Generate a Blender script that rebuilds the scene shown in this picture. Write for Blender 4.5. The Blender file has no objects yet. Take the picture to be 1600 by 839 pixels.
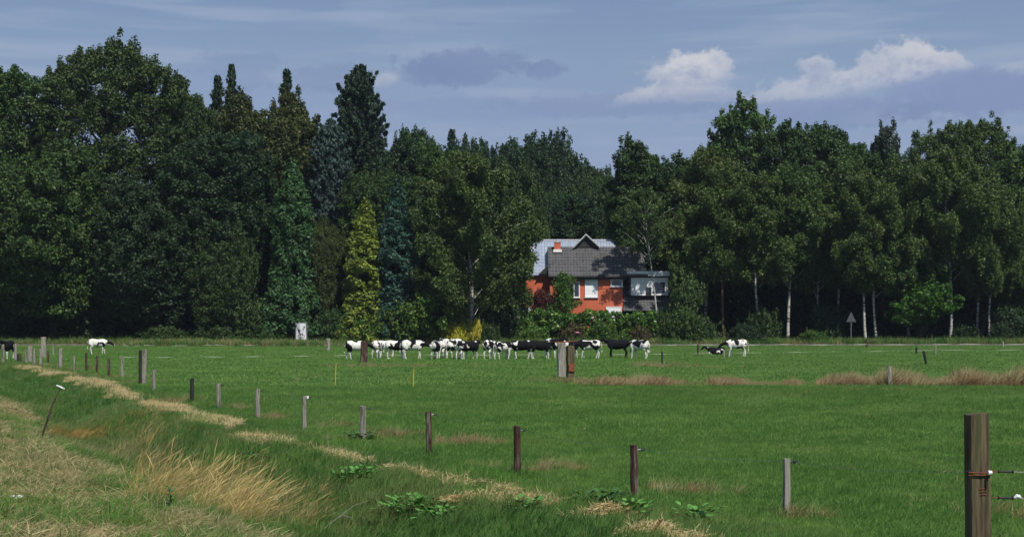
import bpy, bmesh, math, random
import numpy as np
from mathutils import Vector, Matrix
R = math.radians
SC = bpy.context.scene
COL = SC.collection
# ------------------------------------------------------------------ camera, world, sun, exposure
F = 2300.0; HOR = 500.0; H = 2.8
cam = bpy.data.cameras.new('camera'); co = bpy.data.objects.new('camera', cam); COL.objects.link(co)
co.location = (0, 0, H); co.rotation_euler = (R(90), 0, 0)
cam.sensor_width = 36; cam.lens = F/1600*36; cam.shift_y = (HOR-419.5)/1600
cam.clip_start = .1; cam.clip_end = 9000
SC.camera = co
SUN = Vector((.40, -.72, 1.08)).normalized()
SUN_EL = math.asin(SUN.z); SUN_AZ = math.atan2(SUN.x, SUN.y)
sl = bpy.data.lights.new('sun', 'SUN'); so = bpy.data.objects.new('sun', sl); COL.objects.link(so)
sl.energy = 4.8; sl.angle = R(.5); sl.color = (1, .95, .86)
so.rotation_euler = SUN.to_track_quat('Z', 'Y').to_euler(); so.location = (40, -40, 60)
SC.view_settings.view_transform = 'Standard'; SC.view_settings.look = 'None'
SC.view_settings.exposure = 0.0; SC.view_settings.gamma = 1.0
SC.render.engine = 'CYCLES'
SC.cycles.use_denoising = True
SC.cycles.max_bounces = 5; SC.cycles.diffuse_bounces = 3; SC.cycles.glossy_bounces = 2; SC.cycles.transmission_bounces = 3
SC.cycles.transparent_max_bounces = 4; SC.cycles.caustics_reflective = False; SC.cycles.caustics_refractive = False

class NT:
    """small helper for node trees"""
    def __init__(s, tree): s.t = tree; s.n = tree.nodes; s.l = tree.links
    def new(s, typ, **kw):
        nd = s.n.new(typ)
        for k, v in kw.items():
            if k.startswith('i_'): nd.inputs[k[2:].replace('_', ' ')].default_value = v
            else: setattr(nd, k, v)
        return nd
    def con(s, a, b): s.l.new(a, b)
    def val(s, sock, v):
        if hasattr(v, 'is_output') or isinstance(v, bpy.types.NodeSocket): s.l.new(v, sock)
        else: sock.default_value = v
    def math(s, op, a, b=None, c=None, clamp=False):
        nd = s.n.new('ShaderNodeMath'); nd.operation = op; nd.use_clamp = clamp
        s.val(nd.inputs[0], a)
        if b is not None: s.val(nd.inputs[1], b)
        if c is not None: s.val(nd.inputs[2], c)
        return nd.outputs[0]
    def mix(s, f, a, b, typ='MIX'):
        nd = s.n.new('ShaderNodeMix'); nd.data_type = 'RGBA'; nd.blend_type = typ
        s.val(nd.inputs[0], f)
        for i, v in ((6, a), (7, b)):
            if isinstance(v, tuple) and len(v) == 3: v = (*v, 1)
            s.val(nd.inputs[i], v)
        return nd.outputs[2]
    def smooth(s, v, lo, hi):
        nd = s.n.new('ShaderNodeMapRange'); nd.interpolation_type = 'SMOOTHSTEP'
        s.val(nd.inputs[0], v); nd.inputs[1].default_value = lo; nd.inputs[2].default_value = hi
        return nd.outputs[0]
    def noise(s, vec, scale, detail=4, rough=.55, dist=0):
        nd = s.n.new('ShaderNodeTexNoise')
        if vec is not None: s.l.new(vec, nd.inputs['Vector'])
        nd.inputs['Scale'].default_value = scale; nd.inputs['Detail'].default_value = detail
        nd.inputs['Roughness'].default_value = rough; nd.inputs['Distortion'].default_value = dist
        return nd.outputs[0]
    def ramp(s, f, stops):
        nd = s.n.new('ShaderNodeValToRGB'); s.val(nd.inputs[0], f); e = nd.color_ramp.elements
        while len(e) < len(stops): e.new(.5)
        for i, (p, c) in enumerate(stops): e[i].position = p; e[i].color = (*c, 1)
        return nd.outputs[0]

# ---- world: Nishita sky with layered procedural clouds placed by compass direction
w = bpy.data.worlds.new('World'); SC.world = w; w.use_nodes = True
n = NT(w.node_tree); n.n.clear()
sky = n.new('ShaderNodeTexSky', sky_type='NISHITA', sun_disc=False, sun_elevation=SUN_EL, sun_rotation=SUN_AZ,
            air_density=1.0, dust_density=.6, ozone_density=2.5)
tc = n.new('ShaderNodeTexCoord'); sep = n.new('ShaderNodeSeparateXYZ'); n.con(tc.outputs['Generated'], sep.inputs[0])
az = n.math('ARCTAN2', sep.outputs[0], sep.outputs[1])
el = n.math('ARCSINE', sep.outputs[2])
cmb = n.new('ShaderNodeCombineXYZ'); n.con(az, cmb.inputs[0]); n.con(n.math('MULTIPLY', el, 2.2), cmb.inputs[1])
AE = cmb.outputs[0]
def azel(px, py): return math.atan((px-800)/F), math.atan((HOR-py)/F)
nz_fine = n.noise(AE, 42, 8, .6)
cm2 = n.new('ShaderNodeCombineXYZ'); n.con(az, cm2.inputs[0]); n.con(n.math('MULTIPLY', el, 1.25), cm2.inputs[1]); cm2.inputs[2].default_value = .37
nz_puff = n.noise(cm2.outputs[0], 95, 9, .68); nz_lump = n.noise(cm2.outputs[0], 38, 4, .6)
nz_pf = n.math('ADD', n.math('MULTIPLY', nz_puff, .5), n.math('MULTIPLY', nz_lump, .5))
nz_mid = n.noise(AE, 14, 6, .55)
st = n.new('ShaderNodeMapping'); n.con(AE, st.inputs[0]); st.inputs['Scale'].default_value = (1, 5, 1); st.inputs['Rotation'].default_value = (0, 0, R(-4))
nz_streak = n.noise(st.outputs[0], 7, 5, .5, .3)
def blob(px, py, hw, hh, rot=0, soft=.35, amp=1.5, nz=None):
    a0, e0 = azel(px, py); wv, hv = hw/F, hh/F
    da = n.math('SUBTRACT', az, a0); de = n.math('SUBTRACT', el, e0)
    c, s_ = math.cos(R(rot)), math.sin(R(rot))
    u = n.math('DIVIDE', n.math('ADD', n.math('MULTIPLY', da, c), n.math('MULTIPLY', de, s_)), wv)
    v = n.math('DIVIDE', n.math('SUBTRACT', n.math('MULTIPLY', de, c), n.math('MULTIPLY', da, s_)), hv)
    d = n.math('ADD', n.math('MULTIPLY', u, u), n.math('MULTIPLY', v, v))
    d = n.math('SQRT', d)
    nn = n.math('MULTIPLY', n.math('SUBTRACT', nz or nz_fine, .5), amp)
    d = n.math('ADD', d, nn)
    return n.smooth(n.math('SUBTRACT', 1.0, d), -soft*.5, soft), v
base = n.mix(1.0, sky.outputs[0], (.036, .040, .050), 'MULTIPLY')
hz = n.smooth(el, .0, .26)
base = n.mix(.78, base, n.ramp(hz, [(0, (.36, .46, .64)), (.35, (.34, .44, .60)), (.75, (.285, .385, .555)), (1, (.215, .315, .51))]))
base = n.mix(n.math('MULTIPLY', n.smooth(nz_streak, .42, .72), .55), base, (.36, .43, .57))
# low band of blue-violet cloud
band = n.math('MULTIPLY', n.smooth(n.math('ADD', el, n.math('MULTIPLY', n.math('SUBTRACT', nz_mid, .5), .07)), .168, .148), n.smooth(nz_mid, .2, .5))
base = n.mix(n.math('MULTIPLY', band, .5), base, (.255, .33, .515))
lob = n.smooth(n.math('ADD', nz_mid, n.math('MULTIPLY', n.math('SUBTRACT', nz_streak, .5), .6)), .5, .72)
base = n.mix(n.math('MULTIPLY', n.math('MULTIPLY', lob, n.smooth(el, .17, .12)), .35), base, (.38, .44, .58))
for (px, py, hw, hh, rot, k) in [(725, 104, 100, 27, 2, .8), (690, 112, 60, 26, 0, .4), (860, 110, 28, 14, 0, .75), (660, 118, 50, 24, 0, .6), (370, 118, 70, 30, 0, .35), (520, 128, 80, 22, 0, .5),
                                 (1540, 165, 130, 34, 8, .7), (1330, 190, 150, 22, 4, .5), (1000, 165, 220, 20, 0, .4)]:
    m, v = blob(px, py, hw, hh, rot, .30, 3.0, nz_pf)
    base = n.mix(n.math('MULTIPLY', m, k*.9), base, (.195, .26, .44))
for (px, py, hw, hh, rot, k) in [(1030, 143, 66, 14, 14, .55), (1080, 116, 66, 33, 4, .95), (1110, 112, 34, 26, 0, .5), (1085, 152, 80, 14, 0, .35), (1310, 140, 150, 22, 8, .6), (1400, 118, 84, 32, -3, .6), (1424, 96, 50, 20, -10, .8), (1470, 108, 44, 14, -22, .7), (1278, 113, 30, 18, 0, .6), (600, 128, 34, 12, 10, .3), (1590, 130, 40, 14, 0, .2)]:
    m, v = blob(px, py, hw, hh, rot, .40, 3.6, nz_pf)
    lit = n.smooth(n.math('ADD', n.math('MULTIPLY', v, .30), n.math('MULTIPLY', nz_pf, 2.2)), .65, 1.55)
    cc = n.mix(lit, (.33, .39, .54), (.68, .67, .69))
    base = n.mix(n.math('MULTIPLY', m, k), base, cc)
for (px, py, hw, hh, rot, k) in [(1480, 150, 110, 22, 6, .7), (1560, 168, 90, 30, 0, .6), (1240, 178, 160, 16, 3, .5), (760, 170, 200, 20, 0, .35)]:
    m, v = blob(px, py, hw, hh, rot, .35, 2.6, nz_pf)
    base = n.mix(n.math('MULTIPLY', m, k), base, (.235, .30, .50))
bg = n.new('ShaderNodeBackground'); n.con(base, bg.inputs[0]); bg.inputs[1].default_value = 1.0
out = n.new('ShaderNodeOutputWorld'); n.con(bg.outputs[0], out.inputs[0])

# ------------------------------------------------------------------ helpers
def sm(a, b, x):
    t = np.clip((x-a)/(b-a), 0, 1); return t*t*(3-2*t)
def vn(x, y, sc, seed=0):
    """cheap smooth value noise, -1..1"""
    x = np.asarray(x, float)/sc+seed*17.3; y = np.asarray(y, float)/sc+seed*9.1
    xi = np.floor(x); yi = np.floor(y); fx = x-xi; fy = y-yi
    fx = fx*fx*(3-2*fx); fy = fy*fy*(3-2*fy)
    def h(a, b): v = np.sin(a*127.1+b*311.7+seed*3.7)*43758.5453; return (v-np.floor(v))*2-1
    return (h(xi, yi)*(1-fx)+h(xi+1, yi)*fx)*(1-fy)+(h(xi, yi+1)*(1-fx)+h(xi+1, yi+1)*fx)*fy
def tdist(X, Y): return -(X-3.9)*.447+(Y-21.05)*.894
def sdist(X, Y):      # distance from the near fence line, which bends a little far off
    return (X-3.9)*.894+(Y-21.05)*.447-np.interp(tdist(X, Y), [0, 18, 27, 36, 55, 64], [0, 0, .4, 1.2, 2.6, 2.5])
def ground(X, Y):
    X = np.asarray(X, float); Y = np.asarray(Y, float)
    s = sdist(X, Y)
    z = -.7*sm(-3.1, -5.3, s)+.62*sm(-5.3, -8.0, s)+.3*sm(-8, -12, s)
    near = sm(90, 60, Y)
    z = z+near*(.05*vn(X, Y, 2.3, 1)+.025*vn(X, Y, .8, 2))*sm(0, -2.5, s)
    z = z+.03*vn(X, Y, 7, 3)*sm(160, 120, Y)+.05*sm(1.2, 0, np.abs(s+2.0))*near
    return z
def G(X, Y): return float(ground(X, Y))
def at(px, py):
    """the point of the ground seen at a pixel"""
    Z = F*H/max(py-HOR, 8)
    for _ in range(25):
        z = G((px-800)*Z/F, Z); Z = .5*Z+.5*F*(H-z)/max(py-HOR, 8)
    return (px-800)*Z/F, Z
def zat(py, Z): return H+(HOR-py)*Z/F
def xat(px, Z): return (px-800)*Z/F

def mesh_obj(name, verts, faces, mat=None, parent=None, smooth=False, link=True):
    me = bpy.data.meshes.new(name); me.from_pydata([tuple(v) for v in verts], [], faces); me.update()
    if mat: me.materials.append(mat)
    if smooth: me.shade_smooth()
    o = bpy.data.objects.new(name, me)
    if link: COL.objects.link(o)
    if parent: o.parent = parent
    return o
def tag(o, label=None, cat=None, group=None, kind=None):
    if label: o['label'] = label
    if cat: o['category'] = cat
    if group: o['group'] = group
    if kind: o['kind'] = kind
    return o
def thing(name, label, cat, loc=(0, 0, 0), rz=0, group=None):
    o = bpy.data.objects.new(name, None); COL.objects.link(o); o.location = loc; o.rotation_euler = (0, 0, rz)
    o.empty_display_size = .2
    return tag(o, label, cat, group)
class MB:
    def __init__(s): s.v = []; s.f = []
    def box(s, x0, x1, y0, y1, z0, z1):
        b = len(s.v); s.v += [(x, y, z) for z in (z0, z1) for x, y in ((x0, y0), (x1, y0), (x1, y1), (x0, y1))]
        s.f += [(b, b+3, b+2, b+1), (b+4, b+5, b+6, b+7), (b, b+1, b+5, b+4), (b+1, b+2, b+6, b+5), (b+2, b+3, b+7, b+6), (b+3, b, b+4, b+7)]; return s
    def tube(s, pts, rad, k=7, cap=True, flat=1.0):
        pts = [Vector(p) for p in pts]
        if not hasattr(rad, '__len__'): rad = [rad]*len(pts)
        b = len(s.v)
        for i, p in enumerate(pts):
            d = (pts[min(i+1, len(pts)-1)]-pts[max(i-1, 0)]).normalized()
            up = Vector((0, 0, 1)) if abs(d.z) < .9 else Vector((1, 0, 0))
            a = d.cross(up).normalized(); c = a.cross(d)
            for j in range(k):
                t = 2*math.pi*j/k; s.v.append(tuple(p+a*(math.cos(t)*rad[i])+c*(math.sin(t)*rad[i]*flat)))
        for i in range(len(pts)-1):
            for j in range(k):
                q = b+i*k; s.f.append((q+j, q+(j+1) % k, q+k+(j+1) % k, q+k+j))
        if cap: s.f.append(tuple(b+j for j in range(k))[::-1]); s.f.append(tuple(b+(len(pts)-1)*k+j for j in range(k)))
        return s
    def poly(s, pts, faces):
        b = len(s.v); s.v += list(pts); s.f += [tuple(b+i for i in f) for f in faces]; return s
    def slab(s, a, b_, c, d, th):
        """quad a b c d given a thickness th"""
        a, b_, c, d = map(Vector, (a, b_, c, d)); nrm = (b_-a).cross(d-a).normalized()*th
        p = [a, b_, c, d]; q = [x-nrm for x in p]
        return s.poly([tuple(x) for x in p+q], [(0, 1, 2, 3), (7, 6, 5, 4), (0, 4, 5, 1), (1, 5, 6, 2), (2, 6, 7, 3), (3, 7, 4, 0)])
    def build(s, name, mat, parent=None, smooth=False, bevel=0):
        o = mesh_obj(name, s.v, s.f, mat, parent, smooth)
        if bevel:
            md = o.modifiers.new('bevel', 'BEVEL'); md.width = bevel; md.segments = 1
        return o

def principled(name, rough=.8, spec=.3, metallic=0):
    m = bpy.data.materials.new(name); m.use_nodes = True; k = NT(m.node_tree)
    bs = m.node_tree.nodes['Principled BSDF']; bs.inputs['Roughness'].default_value = rough
    bs.inputs['Specular IOR Level'].default_value = spec; bs.inputs['Metallic'].default_value = metallic
    return m, k, bs
def mat_noise(name, c1, c2, scale=5, rough=.8, spec=.3, bump=0, stretch=(1, 1, 1), detail=5, lo=.35, hi=.65, metallic=0, c3=None, bscale=None):
    m, k, bs = principled(name, rough, spec, metallic)
    t = k.new('ShaderNodeTexCoord'); mp = k.new('ShaderNodeMapping'); k.con(t.outputs['Object'], mp.inputs[0]); mp.inputs['Scale'].default_value = stretch
    oi = k.new('ShaderNodeObjectInfo'); k.con(oi.outputs['Location'], mp.inputs['Location'])
    nz = k.noise(mp.outputs[0], scale, detail, .6)
    c = k.mix(k.smooth(nz, lo, hi), c1, c2)
    if c3:
        n2 = k.noise(mp.outputs[0], scale*.37+.3, 4, .6); c = k.mix(k.smooth(n2, .52, .66), c, c3)
    k.con(c, bs.inputs['Base Color'])
    if bump:
        b = k.new('ShaderNodeBump'); b.inputs['Strength'].default_value = bump; b.inputs['Distance'].default_value = .02
        k.con(k.noise(mp.outputs[0], bscale or scale*2, 5, .6), b.inputs['Height']); k.con(b.outputs[0], bs.inputs['Normal'])
    return m
def leaf_mat(name, c1, c2, c3=None, trans=.22, rough=.55, spec=.22, vary=.5):
    """foliage: leaf colour runs from c1 to c2 by clump, with a third colour on some sprays"""
    m, k, bs = principled(name, rough, spec)
    at_ = k.new('ShaderNodeAttribute'); at_.attribute_name = 'tone'
    at2 = k.new('ShaderNodeAttribute'); at2.attribute_name = 'leafvar'
    oi = k.new('ShaderNodeObjectInfo')
    f = k.math('ADD', at_.outputs['Fac'], k.math('MULTIPLY', k.math('SUBTRACT', at2.outputs['Fac'], .5), vary), clamp=True)
    c = k.mix(f, c1, c2)
    if c3: c = k.mix(k.smooth(k.math('FRACT', k.math('MULTIPLY', at_.outputs['Fac'], 7.31)), .72, .95), c, c3)
    hs = k.new('ShaderNodeHueSaturation'); k.con(c, hs.inputs['Color'])
    k.con(k.math('ADD', k.math('MULTIPLY', oi.outputs['Random'], .03), .485), hs.inputs['Hue'])
    k.con(k.math('ADD', k.math('MULTIPLY', at2.outputs['Fac'], .34), .86), hs.inputs['Value'])
    k.con(hs.outputs[0], bs.inputs['Base Color'])
    tr = k.new('ShaderNodeBsdfTranslucent'); k.con(k.mix(1, hs.outputs[0], (1.0, 1.15, .5), 'MULTIPLY'), tr.inputs[0])
    mx = k.new('ShaderNodeMixShader'); mx.inputs[0].default_value = trans
    k.con(bs.outputs[0], mx.inputs[1]); k.con(tr.outputs[0], mx.inputs[2])
    k.con(mx.outputs[0], m.node_tree.nodes['Material Output'].inputs[0])
    return m

M = {}
M['bark'] = mat_noise('bark', (.035, .028, .02), (.085, .07, .052), 6, .9, .1, .6, (1, 1, .25))
M['pine_bark'] = mat_noise('pine_bark', (.10, .055, .035), (.2, .12, .08), 5, .9, .1, .6, (1, 1, .3))
def birch_bark():
    m, k, bs = principled('birch_bark', .7, .2)
    t = k.new('ShaderNodeTexCoord'); mp = k.new('ShaderNodeMapping'); k.con(t.outputs['Object'], mp.inputs[0]); mp.inputs['Scale'].default_value = (1, 1, 3.2)
    oi = k.new('ShaderNodeObjectInfo'); k.con(oi.outputs['Location'], mp.inputs['Location'])
    a = k.noise(mp.outputs[0], 1.3, 6, .65)
    sp = k.new('ShaderNodeSeparateXYZ'); k.con(t.outputs['Object'], sp.inputs[0])
    low = k.smooth(sp.outputs[2], 1.2, .2)
    f = k.math('ADD', k.smooth(a, .50, .60), low, clamp=True)
    k.con(k.mix(f, (.44, .43, .40), (.05, .045, .04)), bs.inputs['Base Color'])
    return m
M['birch'] = birch_bark()
M['oak'] = leaf_mat('oak_leaves', (.026, .054, .019), (.052, .098, .028), (.078, .12, .032))
M['oak_green'] = leaf_mat('bright_oak_leaves', (.028, .060, .018), (.060, .112, .026), (.09, .14, .035))
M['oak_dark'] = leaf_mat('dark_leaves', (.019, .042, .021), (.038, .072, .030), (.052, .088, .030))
M['grey_green'] = leaf_mat('grey_green_leaves', (0.030, 0.052, 0.037), (0.063, 0.092, 0.063))
M['olive'] = leaf_mat('olive_birch_leaves', (.044, .076, .024), (.092, .145, .038), (.125, .16, .045))
M['olive2'] = leaf_mat('green_birch_leaves', (.038, .078, .024), (.080, .140, .036), (.11, .16, .045))
M['brown_conifer'] = leaf_mat('brownish_needles', (.028, .048, .014), (.066, .09, .024), (.09, .095, .026))
M['spruce'] = leaf_mat('spruce_needles', (0.019, 0.043, 0.026), (0.041, 0.074, 0.043), trans=.05)
M['blue_spruce'] = leaf_mat('blue_spruce_needles', (0.035, 0.068, 0.058), (0.085, 0.135, 0.110), trans=.05)
M['cypress'] = leaf_mat('cypress_sprays', (.028, .062, .022), (.058, .122, .038), trans=.08)
M['golden'] = leaf_mat('golden_sprays', (.095, .135, .022), (.225, .275, .045), trans=.12)
M['teal'] = leaf_mat('bluegreen_sprays', (.022, .056, .044), (.044, .105, .075), trans=.06)
M['shrub'] = leaf_mat('shrub_leaves', (0.032, 0.077, 0.016), (0.077, 0.162, 0.027), (0.126, 0.189, 0.036))
M['hedge'] = leaf_mat('laurel_leaves', (.04, .095, .018), (.10, .21, .035), (.17, .26, .05), rough=.4, spec=.4)
M['maple'] = leaf_mat('maple_leaves', (.03, .085, .015), (.07, .16, .025), trans=.3)
M['yellow'] = leaf_mat('yellow_leaves', (.35, .32, .03), (.62, .55, .08))
M['red'] = leaf_mat('red_leaves', (.06, .018, .02), (.12, .03, .03))
M['deadbrown'] = leaf_mat('brown_leaves', (.06, .065, .025), (.13, .105, .045))

M['poplar'] = leaf_mat('light_poplar_leaves', (.038, .078, .022), (.078, .145, .036), (.11, .17, .045))
# ------------------------------------------------------------------ foliage meshes
def leaf_mesh(name, P, N, size, tone, rng, elong=1.4):
    """one rhomb-shaped leaf spray per point, all arrays; N is the preferred facing"""
    n_ = len(P)
    N = N/np.maximum(np.linalg.norm(N, axis=1, keepdims=True), 1e-6)
    r = rng.normal(size=(n_, 3)); A = np.cross(N, r); A /= np.maximum(np.linalg.norm(A, axis=1, keepdims=True), 1e-6)
    B = np.cross(N, A)
    sz = size*rng.uniform(.6, 1.3, (n_, 1))
    bend = N*sz*.18
    V = np.stack([P-A*sz*elong*.5-bend, P+B*sz*.42+bend*.4, P+A*sz*elong*.5-bend, P-B*sz*.42+bend*.4], 1).reshape(-1, 3)
    me = bpy.data.meshes.new(name); me.vertices.add(n_*4); me.vertices.foreach_set('co', V.astype(np.float32).ravel())
    me.loops.add(n_*4); me.loops.foreach_set('vertex_index', np.arange(n_*4, dtype=np.int32))
    me.polygons.add(n_); me.polygons.foreach_set('loop_start', np.arange(0, n_*4, 4, dtype=np.int32))
    me.update(calc_edges=True)
    a = me.attributes.new('tone', 'FLOAT', 'FACE'); a.data.foreach_set('value', tone.astype(np.float32))
    a = me.attributes.new('leafvar', 'FLOAT', 'FACE'); a.data.foreach_set('value', rng.uniform(0, 1, n_).astype(np.float32))
    return me
def leaves_in_clumps(C, Rr, per, rng, ori=.55, up=.35, flat=1.0):
    """C centres (n,3), Rr radii (n,3); per = leaves per clump"""
    nC = len(C); idx = np.repeat(np.arange(nC), per)
    d = rng.normal(size=(len(idx), 3)); d /= np.linalg.norm(d, axis=1, keepdims=True)
    rad = rng.uniform(0, 1, (len(idx), 1))**.45
    P = C[idx]+d*rad*Rr[idx]
    N = d*ori+rng.normal(size=d.shape)*.45+np.array([0, 0, up])
    return P, N, idx
def fib(n_, rng):
    i = np.arange(n_)+.5; ph = math.pi*(1+5**.5)*i; z = 1-2*i/n_
    r = np.sqrt(1-z*z); return np.stack([r*np.cos(ph), r*np.sin(ph), z], 1)
def limbs(mb, base, tips, r0, rng, seg=4):
    for t in tips:
        p0 = Vector(base(t)); p1 = Vector(t); pts = []
        for i in range(seg+1):
            f = i/seg; q = p0.lerp(p1, f); q.z += math.sin(f*math.pi)*(p1-p0).length*.08
            pts.append(q+Vector(rng.normal(0, .12, 3))*(0 if i in (0, seg) else 1))
        L = (p1-p0).length
        mb.tube(pts, [max(.02, r0*(1-.85*i/seg)) for i in range(seg+1)], 5, False)
def trunk_mb(h, r, rng, lean=0, k=9, wob=.15):
    mb = MB(); nseg = 9; pts = []; rad = []
    for i in range(nseg+1):
        f = i/nseg; pts.append((lean*h*f+wob*math.sin(f*5+rng.uniform(0, 1)), wob*math.cos(f*4)-wob, h*f))
        rad.append(r*(1.35-.35*min(1, f*12))*(1-.8*f))
    pts[0] = (0, 0, -.3)
    mb.tube(pts, rad, k, False); return mb, pts
PROTO = {}
def proto(name, crown_me, mb, dims):
    tm = bpy.data.meshes.new(name+'_trunk'); tm.from_pydata([tuple(v) for v in mb.v], [], mb.f); tm.update(); tm.shade_smooth()
    v = np.empty(len(crown_me.vertices)*3, np.float32); crown_me.vertices.foreach_get('co', v); v = v.reshape(-1, 3)
    PROTO[name] = (crown_me, tm, (float(np.percentile(v[:, 2], 99.93 if 'spruce' in name or 'cyp' in name else 99.97)), dims[1]))

def broad(name, h=25, hw=9, base=4, seed=1, nb=16, per=190, leaf=.34, ncl=420, clr=1.5, p=2.3, amp=.2, narrow=.1):
    """broadleaf tree: one bulging crown, its outline pushed out into lobes, covered with leafy clumps in two layers"""
    rng = np.random.default_rng(seed); ch = h-base; cz = base+ch*.46
    B = rng.normal(size=(nb, 3)); B[:, 2] = B[:, 2]*.8+.15; B /= np.linalg.norm(B, axis=1, keepdims=True); bw = rng.uniform(.5, 1.2, nb)
    def surf(D):
        q = (np.abs(np.hypot(D[:, 0], D[:, 1]))**p+np.abs(D[:, 2])**p)**(-1/p)
        bump = np.max(bw*np.exp(-((1-D@B.T)/.085)), axis=1)
        r = q*(1-amp+amp*1.35*bump)
        P = D*r[:, None]*np.array([hw, hw, 1]); up = P[:, 2] > 0
        P[:, 2] *= np.where(up, h-cz, cz-base); f = 1-narrow*np.clip(P[:, 2]/(h-cz), 0, 1)
        P[:, :2] *= f[:, None]; return P+np.array([0, 0, cz])
    D1 = fib(ncl, rng)+rng.normal(0, .05, (ncl, 3)); D1 /= np.linalg.norm(D1, axis=1, keepdims=True)
    C1 = surf(D1); R1 = clr*rng.uniform(.6, 1.15, (ncl, 1))
    c0 = np.array([0, 0, cz])
    C1 = c0+(C1-c0)*(1-.8*R1/np.linalg.norm(C1-c0, axis=1, keepdims=True))
    n2 = int(ncl*.45); D2 = fib(n2, rng)+rng.normal(0, .1, (n2, 3)); D2 /= np.linalg.norm(D2, axis=1, keepdims=True)
    C2 = c0+(surf(D2)-c0)*rng.uniform(.62, .8, (n2, 1)); R2 = clr*rng.uniform(.9, 1.3, (n2, 1))
    ii = np.where(D1[:, 2] > -.2)[0]; n3 = int(len(ii)*1.3); jj = rng.choice(ii, n3); o3 = D1[jj]*np.array([1, 1, .7])+np.array([0, 0, .45])+rng.normal(0, .35, (n3, 3))
    C3 = C1[jj]+o3*R1[jj]*rng.uniform(.6, 1.0, (n3, 1)); R3 = clr*rng.uniform(.22, .42, (n3, 1))
    C = np.concatenate([C1, C2, C3]); RR = np.concatenate([R1*np.array([[1, 1, .68]]), R2*np.array([[1, 1, .7]]), R3*np.array([[1, 1, 1.7]])])
    cnt = np.concatenate([per*(R1[:, 0]/clr)**1.6, .55*per*(R2[:, 0]/clr)**1.6, per*.3*(R3[:, 0]/clr/.4)**1.6]); cnt = np.maximum(8, cnt.astype(int))
    tone_c = np.clip(rng.normal(.42, .26, len(C)), 0, 1)
    P, N, idx = leaves_in_clumps(C, RR, cnt, rng)
    tone = np.clip(tone_c[idx]+rng.normal(0, .08, len(idx)), 0, 1)
    me = leaf_mesh(name+'_crown', P, N, leaf, tone, rng)
    mb, tp = trunk_mb(h*.8, .016*h+.05, rng)
    tips = C[rng.integers(0, len(C), 26)]*np.array([.85, .85, .95])
    limbs(mb, lambda t: (0, 0, max(base*.75, min(h*.72, t[2]-abs(t[0])*.55-1.5))), tips, .0065*h, rng)
    proto(name, me, mb, (h, hw))
def birch(name, h=22, hw=4.5, base=7, seed=1, ncl=260, leaf=.19, lean=0, weep=1.0, r=.17):
    rng = np.random.default_rng(seed); C = []; RR = []; mb, tp = trunk_mb(h*.93, r, rng, lean, 9, .25)
    nb = 34
    for i in range(nb):
        f = (i+.5)/nb; z = base+(h-base)*f
        a = i*2.4+rng.uniform(-.5, .5); prof = math.sin(min(1, (1-f)*1.12+.06)*math.pi*.62)**.8
        L = hw*prof*rng.uniform(.65, 1.12)
        tip = Vector((math.cos(a)*L+lean*z, math.sin(a)*L, z+L*.28)); b0 = Vector((lean*(z-L*.5), 0, z-L*.55))
        limbs(mb, lambda t: b0, [tip], .045, rng, 4)
        k = max(3, int(ncl/nb*(.5+prof)))
        for j in range(k):
            g = rng.uniform(.3, 1.08); p = b0.lerp(tip, g)+Vector(rng.normal(0, .42, 3))
            hang = rng.uniform(.5, 1.9)*weep*g
            C.append((p.x, p.y, p.z-hang*.4)); q = rng.uniform(.35, .75); RR.append((q, q, q*.7+hang*.55))
    for j in range(14):
        C.append((rng.normal(0, .5)+lean*h, rng.normal(0, .5), h-rng.uniform(0, 2.6))); RR.append((.35, .35, .8))
    C = np.array(C); RR = np.array(RR)
    cnt = np.maximum(10, (120*RR[:, 0]*RR[:, 2]/(.5*.9)).astype(int))
    P, N, idx = leaves_in_clumps(C, RR, cnt, rng, .3, .15)
    tc_ = np.clip(rng.normal(.45, .25, len(C)), 0, 1)
    proto(name, leaf_mesh(name+'_crown', P, N, leaf, np.clip(tc_[idx]+rng.normal(0, .1, len(idx)), 0, 1), rng, 1.5), mb, (h, hw))
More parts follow.
